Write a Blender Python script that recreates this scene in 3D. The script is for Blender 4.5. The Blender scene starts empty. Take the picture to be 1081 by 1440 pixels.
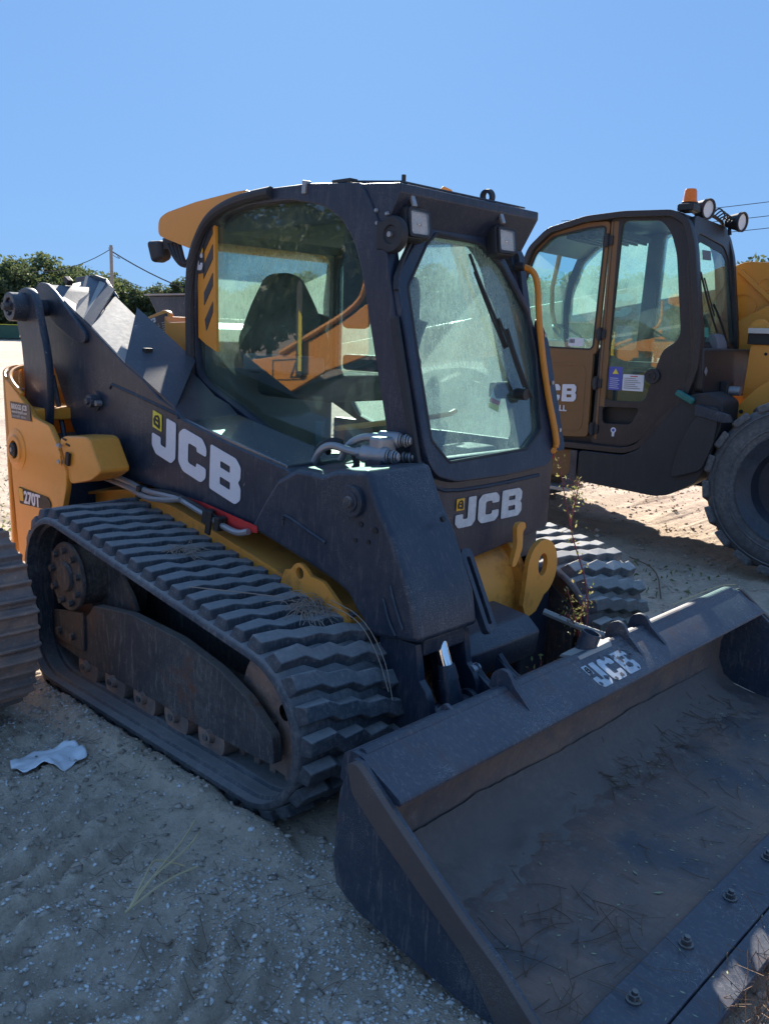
import bpy, math, random
import numpy as np
from mathutils import Vector, Matrix, Euler
random.seed(7); rng = np.random.default_rng(7)
R = math.radians; PI = math.pi
scene = bpy.context.scene
COL = scene.collection

# ------------------------------------------------------------------ camera
cam_d = bpy.data.cameras.new('camera'); cam = bpy.data.objects.new('camera', cam_d); COL.objects.link(cam)
cam_d.sensor_fit = 'VERTICAL'; cam_d.sensor_height = 36.0; cam_d.lens = 30.74
cam_d.clip_start = 0.05; cam_d.clip_end = 4000
def cam_axes(pitch, roll, yaw):
    F = Vector((math.cos(yaw)*math.cos(pitch), math.sin(yaw)*math.cos(pitch), -math.sin(pitch)))
    Rt = Vector((math.sin(yaw), -math.cos(yaw), 0)); U = Rt.cross(F)
    c, s = math.cos(roll), math.sin(roll)
    return F, c*Rt + s*U, -s*Rt + c*U
CF, CR, CU = cam_axes(R(11.45), R(1.89), R(133.47))
cam.matrix_world = Matrix(((CR.x, CU.x, -CF.x, 2.9), (CR.y, CU.y, -CF.y, -2.6), (CR.z, CU.z, -CF.z, 1.6), (0, 0, 0, 1)))
scene.camera = cam

# ------------------------------------------------------------------ sky and sun
SUN_AZ, SUN_EL = R(137.5), R(25.0)
world = bpy.data.worlds.new('World'); scene.world = world; world.use_nodes = True
wn = world.node_tree.nodes; wl = world.node_tree.links
sky = wn.new('ShaderNodeTexSky'); sky.sky_type = 'NISHITA'; sky.sun_disc = False
sky.sun_elevation = SUN_EL; sky.sun_rotation = PI/2 - SUN_AZ
sky.air_density = 1.0; sky.dust_density = 0.15; sky.ozone_density = 3.0; sky.altitude = 0
bg = wn['Background']; bg.inputs['Strength'].default_value = 0.05
tint = wn.new('ShaderNodeMix'); tint.data_type = 'RGBA'; tint.blend_type = 'MULTIPLY'; tint.inputs[0].default_value = 1.0
tint.inputs[7].default_value = (0.86, 1.58, 2.78, 1)
gam = wn.new('ShaderNodeGamma'); gam.inputs[1].default_value = 0.20
wl.new(sky.outputs[0], gam.inputs[0]); wl.new(gam.outputs[0], tint.inputs[6]); wl.new(tint.outputs[2], bg.inputs[0])
sun_d = bpy.data.lights.new('sun', 'SUN'); sun_d.energy = 2.8; sun_d.angle = R(0.53); sun_d.color = (1.0, 0.93, 0.82)
sun = bpy.data.objects.new('sun', sun_d); COL.objects.link(sun)
sdir = Vector((math.cos(SUN_AZ)*math.cos(SUN_EL), math.sin(SUN_AZ)*math.cos(SUN_EL), math.sin(SUN_EL)))
sun.rotation_euler = sdir.to_track_quat('Z', 'Y').to_euler()
scene.view_settings.view_transform = 'Standard'; scene.view_settings.look = 'None'
scene.view_settings.gamma = 1.0; scene.view_settings.use_curve_mapping = False
scene.view_settings.exposure = 2.1
scene.render.engine = 'CYCLES'
scene.cycles.max_bounces = 10; scene.cycles.transparent_max_bounces = 16

# ------------------------------------------------------------------ object helpers
def tag(o, label=None, cat=None, group=None, kind=None):
    if label: o['label'] = label
    if cat: o['category'] = cat
    if group: o['group'] = group
    if kind: o['kind'] = kind
    return o
def thing(name, label, cat, loc=(0, 0, 0), rz=0.0, group=None):
    o = bpy.data.objects.new(name, None); COL.objects.link(o); o.empty_display_size = 0.2
    o.location = loc; o.rotation_euler = (0, 0, rz)
    return tag(o, label, cat, group)
def link(name, me, mat=None, parent=None, bevel=0, smooth=True, angle=35, seg=2):
    o = bpy.data.objects.new(name, me); COL.objects.link(o)
    if parent: o.parent = parent
    if mat is not None and len(me.materials) == 0: me.materials.append(mat)
    if smooth and len(me.polygons):
        me.polygons.foreach_set('use_smooth', [True]*len(me.polygons))
        me.set_sharp_from_angle(angle=R(angle))
    if bevel:
        b = o.modifiers.new('bevel', 'BEVEL'); b.width = bevel; b.segments = seg; b.limit_method = 'ANGLE'; b.angle_limit = R(30)
        b.harden_normals = True
    return o
class MB:
    def __init__(s): s.v = []; s.f = []
    def add(s, vs, fs):
        n = len(s.v); s.v += [tuple(v) for v in vs]; s.f += [tuple(i+n for i in f) for f in fs]; return s
    def box(s, c, d, M=None):
        x, y, z = d[0]/2, d[1]/2, d[2]/2
        vs = [Vector((a, b, e)) for a in (-x, x) for b in (-y, y) for e in (-z, z)]
        if M is not None: vs = [M @ v for v in vs]
        vs = [v + Vector(c) for v in vs]
        return s.add(vs, [(0,1,3,2),(4,6,7,5),(0,4,5,1),(2,3,7,6),(0,2,6,4),(1,5,7,3)])
    def span(s, a, b):
        return s.box([(a[i]+b[i])/2 for i in range(3)], [abs(b[i]-a[i]) for i in range(3)])
    def prism(s, poly, d0, d1, fn):
        """poly of (u,w); fn(u,w,d) gives the point"""
        n = len(poly)
        vs = [fn(u, w, d0) for u, w in poly] + [fn(u, w, d1) for u, w in poly]
        return s.add(vs, [tuple(range(n-1, -1, -1)), tuple(range(n, 2*n))] + [(i, (i+1) % n, n+(i+1) % n, n+i) for i in range(n)])
    def py(s, poly, y0, y1): return s.prism(poly, y0, y1, lambda u, w, d: (u, d, w))
    def px(s, poly, x0, x1): return s.prism(poly, x0, x1, lambda u, w, d: (d, u, w))
    def pz(s, poly, z0, z1): return s.prism(poly, z0, z1, lambda u, w, d: (u, w, d))
    def cyl(s, a, b, r0, r1=None, n=20, cap=True):
        a = Vector(a); b = Vector(b); r1 = r0 if r1 is None else r1
        q = (b-a).to_track_quat('Z', 'Y'); vs = []
        for c, r in ((a, r0), (b, r1)):
            for i in range(n):
                t = 2*PI*i/n; vs.append(c + q @ Vector((r*math.cos(t), r*math.sin(t), 0)))
        fs = [(i, (i+1) % n, n+(i+1) % n, n+i) for i in range(n)]
        if cap: fs += [tuple(range(n-1, -1, -1)), tuple(range(n, 2*n))]
        return s.add(vs, fs)
    def ring(s, a, b, ro, ri, n=24):
        a = Vector(a); b = Vector(b); q = (b-a).to_track_quat('Z', 'Y'); vs = []
        for c, r in ((a, ro), (b, ro), (b, ri), (a, ri)):
            for i in range(n):
                t = 2*PI*i/n; vs.append(c + q @ Vector((r*math.cos(t), r*math.sin(t), 0)))
        fs = []
        for k in range(4):
            m = (k+1) % 4
            fs += [(k*n+i, k*n+(i+1) % n, m*n+(i+1) % n, m*n+i) for i in range(n)]
        return s.add(vs, fs)
    def tube(s, pts, r, n=8, smooth_it=2):
        pts = [Vector(p) for p in pts]
        for _ in range(smooth_it):
            q = [pts[0]]
            for i in range(len(pts)-1):
                q += [pts[i]*.75+pts[i+1]*.25, pts[i]*.25+pts[i+1]*.75]
            q.append(pts[-1]); pts = q
        m = len(pts); vs = []; up = Vector((0.13, 0.21, 1)).normalized()
        for i, p in enumerate(pts):
            t = (pts[min(i+1, m-1)]-pts[max(i-1, 0)]).normalized()
            a = t.cross(up)
            if a.length < .05: a = t.cross(Vector((1, 0, 0)))
            a.normalize(); b = t.cross(a); rr = r(i/(m-1)) if callable(r) else r
            for k in range(n):
                w = 2*PI*k/n; vs.append(p + a*math.cos(w)*rr + b*math.sin(w)*rr)
        fs = [(i*n+k, i*n+(k+1) % n, (i+1)*n+(k+1) % n, (i+1)*n+k) for i in range(m-1) for k in range(n)]
        fs += [tuple(range(n-1, -1, -1)), tuple(range((m-1)*n, m*n))]
        return s.add(vs, fs)
    def lathe(s, prof, c, axis='y', n=40):
        """prof of (along, radius) round an axis through c"""
        vs = []; m = len(prof)
        for a, r in prof:
            for k in range(n):
                w = 2*PI*k/n
                if axis == 'y': vs.append((c[0]+r*math.cos(w), c[1]+a, c[2]+r*math.sin(w)))
                elif axis == 'x': vs.append((c[0]+a, c[1]+r*math.cos(w), c[2]+r*math.sin(w)))
                else: vs.append((c[0]+r*math.cos(w), c[1]+r*math.sin(w), c[2]+a))
        return s.add(vs, [(i*n+k, i*n+(k+1) % n, (i+1)*n+(k+1) % n, (i+1)*n+k) for i in range(m-1) for k in range(n)])
    def mesh(s, name='m'):
        me = bpy.data.meshes.new(name); me.from_pydata([tuple(v) for v in s.v], [], s.f)
        bm_fix(me); return me
    def obj(s, name, mat, parent=None, bevel=0, **k): return link(name, s.mesh(name), mat, parent, bevel, **k)
import bmesh
def bm_fix(me):
    bm = bmesh.new(); bm.from_mesh(me); bmesh.ops.recalc_face_normals(bm, faces=bm.faces); bm.to_mesh(me); bm.free()
def rnd(poly, r=.03, n=4):
    """round the corners of a polygon"""
    out = []; m = len(poly)
    for i in range(m):
        p = Vector(poly[i]).to_2d() if len(poly[i]) > 2 else Vector(poly[i]); a = Vector(poly[i-1]); b = Vector(poly[(i+1) % m])
        da = (a-p); db = (b-p); k = min(r, da.length*.45, db.length*.45)
        if k < 1e-5: out.append(tuple(p)); continue
        p0 = p+da.normalized()*k; p1 = p+db.normalized()*k
        for j in range(n+1):
            t = j/n; q = p0*(1-t)**2 + p*2*t*(1-t) + p1*t*t; out.append(tuple(q))
    return out
def circ(cx, cy, r, n=24): return [(cx+r*math.cos(2*PI*i/n), cy+r*math.sin(2*PI*i/n)) for i in range(n)]
def plate(polys, depth, fn_M, bev=0.0):
    """filled outline with holes -> thick mesh; fn_M maps (u, v, w) with w the thickness centred on 0"""
    cu = bpy.data.curves.new('c', 'CURVE'); cu.dimensions = '2D'; cu.fill_mode = 'BOTH'
    for p in polys:
        sp = cu.splines.new('POLY'); sp.points.add(len(p)-1)
        for i, q in enumerate(p): sp.points[i].co = (q[0], q[1], 0, 1)
        sp.use_cyclic_u = True
    cu.extrude = depth/2; cu.bevel_depth = bev; cu.bevel_resolution = 1
    if bev: cu.offset = -bev
    return curve_mesh(cu, fn_M)
def curve_mesh(cu, M):
    o = bpy.data.objects.new('tmp', cu); COL.objects.link(o)
    dg = bpy.context.evaluated_depsgraph_get(); me = bpy.data.meshes.new_from_object(o.evaluated_get(dg))
    bpy.data.objects.remove(o); bpy.data.curves.remove(cu)
    if M is not None: me.transform(M)
    if M is not None and M.to_3x3().determinant() < 0: me.flip_normals()
    me.materials.clear(); return me
def MY(y, s=1): return Matrix(((1, 0, 0, 0), (0, 0, 1, y), (0, 1, 0, 0), (0, 0, 0, 1)))        # u->x v->z w->y
def MX(x): return Matrix(((0, 0, 1, x), (1, 0, 0, 0), (0, 1, 0, 0), (0, 0, 0, 1)))            # u->y v->z w->x
def basis(o, u, v, w=None):
    u = Vector(u); v = Vector(v); w = Vector(w) if w else u.cross(v).normalized(); o = Vector(o)
    return Matrix(((u.x, v.x, w.x, o.x), (u.y, v.y, w.y, o.y), (u.z, v.z, w.z, o.z), (0, 0, 0, 1)))
def text_mesh(body, M, size=1.0, depth=.002, bold=0.0, space=1.0, align='LEFT'):
    cu = bpy.data.curves.new('t', 'FONT'); cu.body = body; cu.size = size; cu.extrude = depth/2; cu.offset = bold
    cu.space_character = space; cu.resolution_u = 3; cu.align_x = align
    return curve_mesh(cu, M)

# ------------------------------------------------------------------ materials
MATS = {}
def newmat(name):
    m = bpy.data.materials.new(name); m.use_nodes = True; nt = m.node_tree
    return m, nt, nt.nodes, nt.links, nt.nodes['Principled BSDF']
def tc(nt, scale=(1, 1, 1), src='Object'):
    t = nt.nodes.new('ShaderNodeTexCoord'); mp = nt.nodes.new('ShaderNodeMapping'); mp.inputs['Scale'].default_value = scale
    nt.links.new(t.outputs[src], mp.inputs[0]); return mp.outputs[0]
def noise(nt, vec, scale, detail=6, rough=.6, dist=0):
    n = nt.nodes.new('ShaderNodeTexNoise'); n.inputs['Scale'].default_value = scale; n.inputs['Detail'].default_value = detail
    n.inputs['Roughness'].default_value = rough; n.inputs['Distortion'].default_value = dist
    nt.links.new(vec, n.inputs['Vector']); return n.outputs['Fac']
def ramp(nt, fac, stops, interp='LINEAR'):
    r = nt.nodes.new('ShaderNodeValToRGB'); r.color_ramp.interpolation = interp
    while len(r.color_ramp.elements) > 1: r.color_ramp.elements.remove(r.color_ramp.elements[0])
    for i, (p, c) in enumerate(stops):
        e = r.color_ramp.elements[0] if i == 0 else r.color_ramp.elements.new(p)
        e.position = p; e.color = (c, c, c, 1) if isinstance(c, (int, float)) else (*c, 1)
    nt.links.new(fac, r.inputs[0]); return r.outputs[0]
def mix(nt, fac, a, b, mode='MIX'):
    m = nt.nodes.new('ShaderNodeMix'); m.data_type = 'RGBA'; m.blend_type = mode
    for k, v in ((0, fac), (6, a), (7, b)):
        if hasattr(v, 'is_linked'): nt.links.new(v, m.inputs[k])
        elif isinstance(v, (int, float)): m.inputs[k].default_value = v if k == 0 else (v, v, v, 1)
        else: m.inputs[k].default_value = (*v, 1)
    return m.outputs[2]
def bump(nt, h, strength, dist=.01, nrm=None):
    b = nt.nodes.new('ShaderNodeBump'); b.inputs['Strength'].default_value = strength; b.inputs['Distance'].default_value = dist
    nt.links.new(h, b.inputs['Height'])
    if nrm: nt.links.new(nrm, b.inputs['Normal'])
    return b.outputs[0]
def paint(name, col, rough=.4, dust=.25, dustcol=(.32, .26, .19), scratch=.15, coat=0.0, orange=.02, metal=0.0, spec=.5, topdust=.5, rust=0.0, drip=0.0):
    m, nt, N, L, P = newmat(name); v = tc(nt)
    big = noise(nt, v, 2.3, 5, .65); fine = noise(nt, v, 38, 7, .7); vf = noise(nt, v, 190, 3, .6)
    dm = ramp(nt, big, [(.38, 0), (.75, 1)]); fm = ramp(nt, fine, [(.42, .15), (.72, 1)])
    geo = N.new('ShaderNodeNewGeometry'); sep = N.new('ShaderNodeSeparateXYZ'); L.new(geo.outputs['Normal'], sep.inputs[0])
    up = ramp(nt, sep.outputs[2], [(.35, 0), (1, topdust)])
    a = mix(nt, 1.0, dm, fm, 'MULTIPLY'); a = mix(nt, 1.0, a, up, 'ADD')
    a2 = N.new('ShaderNodeMath'); a2.operation = 'MULTIPLY'; a2.use_clamp = True; a2.inputs[1].default_value = dust
    bw = N.new('ShaderNodeRGBToBW'); L.new(a, bw.inputs[0]); L.new(bw.outputs[0], a2.inputs[0])
    c = mix(nt, a2.outputs[0], col, dustcol)
    # hairline scratches
    vs = tc(nt, (1, 1, 7)); sc = noise(nt, vs, 21, 2, .5, 3.5)
    scm = ramp(nt, sc, [(.490, 0), (.5, 1), (.510, 0)]); sm = ramp(nt, noise(nt, v, 3.1, 2), [(.5, 0), (.62, scratch)])
    s2 = mix(nt, 1.0, scm, sm, 'MULTIPLY'); c = mix(nt, s2, c, (.5, .47, .43))
    chp = ramp(nt, noise(nt, v, 14, 10, .8, .6), [(.655, 0), (.67, scratch*1.4)]); c = mix(nt, chp, c, (.30, .27, .25) if not rust else (.22, .11, .06))
    stk = ramp(nt, noise(nt, tc(nt, (14, 14, 1.1)), 5, 4, .6, .4), [(.52, 0), (.75, .14)]); c = mix(nt, stk, c, tuple(.5*a+.5*b for a, b in zip(col, dustcol)))
    if drip:
        dr = ramp(nt, noise(nt, tc(nt, (17, 31, 3.2)), 3.2, 5, .65, .5), [(.55, 0), (.64, drip)]); c = mix(nt, dr, c, (.34, .30, .27))
        sp_ = ramp(nt, noise(nt, v, 75, 4, .7), [(.60, 0), (.70, drip)]); c = mix(nt, sp_, c, (.42, .36, .31))
    if rust:
        rm = ramp(nt, noise(nt, v, 6.5, 8, .72), [(.56, 0), (.68, rust)]); c = mix(nt, rm, c, (.16, .06, .025))
    L.new(c, P.inputs['Base Color'])
    rr = mix(nt, a2.outputs[0], rough, .85); rr2 = mix(nt, ramp(nt, fine, [(.3, 0), (.8, .35)]), rr, min(1, rough+.35)); L.new(rr2, P.inputs['Roughness'])
    P.inputs['Metallic'].default_value = metal; P.inputs['Coat Weight'].default_value = coat; P.inputs['Coat Roughness'].default_value = .12
    P.inputs['Specular IOR Level'].default_value = spec
    L.new(bump(nt, vf, orange*3, .002, bump(nt, fine, orange*2, .004)), P.inputs['Normal'])
    MATS[name] = m; return m
def simple(name, col, rough=.5, metal=0, emit=None, nz=.25, scale=30, spec=.5):
    m, nt, N, L, P = newmat(name); v = tc(nt); f = noise(nt, v, scale, 5, .6)
    c = mix(nt, ramp(nt, f, [(.3, 0), (.75, nz)]), col, tuple(min(1, x*.35+.05) for x in col)); L.new(c, P.inputs['Base Color'])
    L.new(ramp(nt, f, [(.3, max(0, rough-.08)), (.8, min(1, rough+.15))]), P.inputs['Roughness']); P.inputs['Metallic'].default_value = metal
    P.inputs['Specular IOR Level'].default_value = spec
    if emit: P.inputs['Emission Color'].default_value = (*emit[0], 1); P.inputs['Emission Strength'].default_value = emit[1]
    L.new(bump(nt, f, .12, .003), P.inputs['Normal']); MATS[name] = m; return m
def glass(name, tint=(.75, .9, .86), dirt=.35, dirtcol=(.62, .66, .58), scale=3.0, lo=.45, hi=.75, streak=.5, refl=1.0):
    m, nt, N, L, P = newmat(name); N.remove(P); out = N['Material Output']; v = tc(nt)
    tr = N.new('ShaderNodeBsdfTransparent'); tr.inputs[0].default_value = (*tint, 1)
    gl = N.new('ShaderNodeBsdfGlossy'); gl.inputs['Roughness'].default_value = .015; gl.inputs[0].default_value = (refl, refl, refl, 1)
    fr = N.new('ShaderNodeFresnel'); fr.inputs[0].default_value = 1.9
    wv = noise(nt, v, 1.3, 1, .5); L.new(bump(nt, wv, .12, .02), gl.inputs['Normal'])
    mx = N.new('ShaderNodeMixShader'); gg = N.new('ShaderNodeNewGeometry'); sb_ = N.new('ShaderNodeMath'); sb_.operation = 'SUBTRACT'; sb_.inputs[0].default_value = 1; L.new(gg.outputs['Backfacing'], sb_.inputs[1]); ml_ = N.new('ShaderNodeMath'); ml_.operation = 'MULTIPLY'; L.new(sb_.outputs[0], ml_.inputs[0]); L.new(fr.outputs[0], ml_.inputs[1]); L.new(ml_.outputs[0], mx.inputs[0]); L.new(tr.outputs[0], mx.inputs[1]); L.new(gl.outputs[0], mx.inputs[2])
    df = N.new('ShaderNodeBsdfDiffuse'); df.inputs[0].default_value = (*dirtcol, 1)
    tl = N.new('ShaderNodeBsdfTranslucent'); tl.inputs[0].default_value = (*dirtcol, 1)
    dd = N.new('ShaderNodeMixShader'); dd.inputs[0].default_value = .65; L.new(df.outputs[0], dd.inputs[1]); L.new(tl.outputs[0], dd.inputs[2])
    big = ramp(nt, noise(nt, v, scale, 5, .6), [(lo, .12), (hi, 1)])
    st = ramp(nt, noise(nt, tc(nt, (9, 9, 1.2)), 14, 4, .6, 1.5), [(.4, 1-streak), (.7, 1)])
    sp = ramp(nt, noise(nt, tc(nt, (1, 1, .6)), 34, 7, .75, 1.2), [(.35, .62), (.68, 1)])
    k = mix(nt, 1.0, mix(nt, 1.0, big, st, 'MULTIPLY'), sp, 'MULTIPLY'); bw = N.new('ShaderNodeRGBToBW'); L.new(k, bw.inputs[0])
    mu = N.new('ShaderNodeMath'); mu.operation = 'MULTIPLY'; mu.inputs[1].default_value = dirt; L.new(bw.outputs[0], mu.inputs[0])
    m2 = N.new('ShaderNodeMixShader'); L.new(mu.outputs[0], m2.inputs[0]); L.new(mx.outputs[0], m2.inputs[1]); L.new(dd.outputs[0], m2.inputs[2])
    L.new(m2.outputs[0], out.inputs[0]); MATS[name] = m; return m

BLACK = paint('black_paint', (.012, .024, .046), .32, .28, (.24, .23, .22), .8, drip=.10, orange=.03)
BLACK_CAB = paint('cab_black_paint', (.010, .018, .040), .36, .20, (.22, .22, .24), .5, drip=.07, topdust=.6)
YELLOW = paint('yellow_paint', (.76, .295, .03), .34, .26, (.30, .19, .09), .12, coat=.25, topdust=.4)
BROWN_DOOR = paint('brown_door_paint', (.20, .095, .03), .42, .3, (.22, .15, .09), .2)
YELLOW_OLD = paint('worn_yellow_paint', (.76, .31, .04), .42, .40, (.30, .20, .12), .5, drip=.12, topdust=.5, rust=.5)
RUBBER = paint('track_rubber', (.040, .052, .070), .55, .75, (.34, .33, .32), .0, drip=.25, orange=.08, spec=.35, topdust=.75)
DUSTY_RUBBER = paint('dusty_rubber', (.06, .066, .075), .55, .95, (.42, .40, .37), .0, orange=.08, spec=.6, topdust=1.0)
TYRE = paint('tyre_rubber', (.065, .070, .078), .62, .8, (.36, .35, .34), .0, orange=.06, spec=.3, topdust=.6)
PLASTIC = paint('black_plastic', (.020, .021, .026), .55, .2, (.2, .18, .16), .05, topdust=.4)
BUCKET_OUT = paint('bucket_black_paint', (.022, .036, .062), .34, .40, (.27, .24, .23), 1.0, drip=.20, rust=.45, topdust=.5)
FRAME_DIRTY = paint('muddy_steel', (.036, .040, .050), .6, .8, (.28, .25, .22), .6, drip=.3, rust=.8, topdust=.9)
STEEL = simple('zinc_steel', (.36, .36, .37), .45, .6)
REFLW = simple('lamp_white', (.85, .85, .85), .35, .0, nz=.15)
EDGE = paint('worn_edge_steel', (.085, .070, .068), .5, .5, (.26, .17, .12), .9, rust=.9, topdust=.5)
CHROME = simple('chrome', (.8, .8, .82), .06, 1, nz=.03)
DARK = simple('dark_rubber', (.012, .012, .013), .55)
WHITE = simple('white_vinyl', (.72, .72, .76), .4, nz=.12, scale=60)
WHITE_WORN = simple('worn_white_vinyl', (.66, .68, .70), .5, nz=.5, scale=45)
YSTICK = simple('yellow_sticker', (.80, .66, .05), .4)
OSTICK = simple('amber_sticker', (.78, .42, .03), .4)
RED = simple('red_sticker', (.55, .03, .03), .45)
BLUEST = simple('blue_sticker', (.08, .10, .45), .4)
GREYPL = simple('grey_interior_plastic', (.16, .16, .18), .65)
LINER = simple('roof_liner', (.10, .09, .11), .9)
SEATM = simple('seat_fabric', (.035, .04, .045), .8, scale=70, nz=.7)
BEACON = simple('amber_lens', (.95, .20, .01), .25, nz=.1)
ORANGE = simple('orange_handle', (.70, .24, .015), .4)
STRAW = simple('dry_straw', (.66, .50, .28), .8)
NEEDLE = simple('pine_needle', (.17, .10, .06), .85)
CAB_GLASS = glass('cab_side_glass', (.78, .90, .87), .34, (.55, .62, .56), 2.2, .45, .8, .5)
DOOR_GLASS = glass('cab_door_glass', (.84, .95, .92), .85, (.60, .68, .62), 1.7, .30, .62, .75)
FAR_GLASS = glass('dusty_far_glass', (.86, .97, .95), .62, (.62, .72, .66), 2.0, .20, .55, .3)
TH_GLASS = glass('telehandler_glass', (.74, .92, .90), .30, (.60, .66, .58), 2.0, .4, .75, .35)
GREY_GLARE = paint('grey_paint_and_glare', (.34, .33, .31), .6, .4, (.42, .38, .32), .3)  # plain grey on small parts; on the arm-top facets it paints sun glare
def bucket_inner():
    m, nt, N, L, P = newmat('rusty_bucket_steel'); v = tc(nt)
    a = noise(nt, v, 2.6, 8, .62, .4); b = noise(nt, v, 30, 8, .75); s = noise(nt, tc(nt, (1.2, 7, 7)), 7, 5, .65, 1.0)
    c = mix(nt, ramp(nt, a, [(.35, 0), (.62, 1)]), (.10, .10, .11), (.28, .18, .135))
    c = mix(nt, ramp(nt, s, [(.5, 0), (.72, .6)]), c, (.19, .11, .07))
    c = mix(nt, ramp(nt, b, [(.55, 0), (.75, .65)]), c, (.40, .35, .32))
    L.new(c, P.inputs['Base Color']); L.new(ramp(nt, b, [(.3, .45), (.7, .85)]), P.inputs['Roughness'])
    P.inputs['Metallic'].default_value = .15
    L.new(bump(nt, b, .5, .006, bump(nt, a, .3, .02)), P.inputs['Normal']); return m
BUCKET_IN = bucket_inner()
def rusty():
    m, nt, N, L, P = newmat('rusty_grouser_steel'); v = tc(nt)
    a = noise(nt, v, 9, 8, .7, .3); b = noise(nt, v, 60, 6, .7)
    c = mix(nt, ramp(nt, a, [(.4, 0), (.6, 1)]), (.20, .155, .14), (.38, .24, .18))
    c = mix(nt, ramp(nt, b, [(.58, 0), (.75, .7)]), c, (.55, .50, .46)); L.new(c, P.inputs['Base Color'])
    L.new(ramp(nt, a, [(.3, .35), (.7, .8)]), P.inputs['Roughness']); P.inputs['Metallic'].default_value = .1
    L.new(bump(nt, b, .5, .006, bump(nt, a, .4, .015)), P.inputs['Normal']); return m
RUSTY = rusty()

# glyphs of the blocky three letter logo, 1 unit high
def glyph(ch):
    if ch == 'J':
        return [rnd([(.56, 1), (.92, 1), (.92, .16), (.76, 0), (.16, 0), (0, .16), (0, .46), (.34, .46), (.34, .28), (.56, .28)], .05)], .98
    if ch == 'C':
        return [rnd([(.18, 1), (.84, 1), (1.0, .84), (1.0, .64), (.66, .64), (.66, .73), (.35, .73), (.35, .27), (.66, .27), (.66, .38), (1.0, .38), (1.0, .16), (.84, 0), (.18, 0), (0, .16), (0, .84)], .07)], 1.08
    return [rnd([(0, 1), (.86, 1), (1.02, .86), (1.02, .60), (.94, .51), (1.04, .42), (1.04, .15), (.88, 0), (0, 0)], .06),
            rnd([(.35, .76), (.68, .76), (.68, .61), (.35, .61)], .03), rnd([(.35, .41), (.70, .41), (.70, .24), (.35, .24)], .03)], 1.04
def logo(parent, o, u, v, w, mat=WHITE, badge=YSTICK, name='logo_letter', depth=.002):
    """o: lower left corner of the J; u, v: vectors of one letter height across and up; w: outward unit normal"""
    o, u, v, w = Vector(o), Vector(u), Vector(v), Vector(w).normalized(); x = 0
    for ch in 'JCB':
        g, adv = glyph(ch); M = basis(o + u*x + w*depth, u, v, w); link(name, plate(g, depth, M), mat, parent, smooth=False); x += adv+.06
    if badge:
        M = basis(o + w*depth, u, v, w)
        link('logo_badge', plate([rnd([(.02, .60), (.37, .60), (.37, 1.0), (.02, 1.0)], .02)], depth, M), badge, parent, smooth=False)
        g = [[(.08, .68), (.30, .64), (.32, .72), (.30, .90), (.24, .95), (.12, .91), (.06, .80)], [(.13, .74), (.25, .71), (.25, .77), (.13, .80)], [(.15, .84), (.25, .83), (.23, .89), (.15, .88)]]
        link('badge_emblem', plate(g, depth, basis(o + w*depth*2, u, v, w)), DARK, parent, smooth=False)

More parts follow.
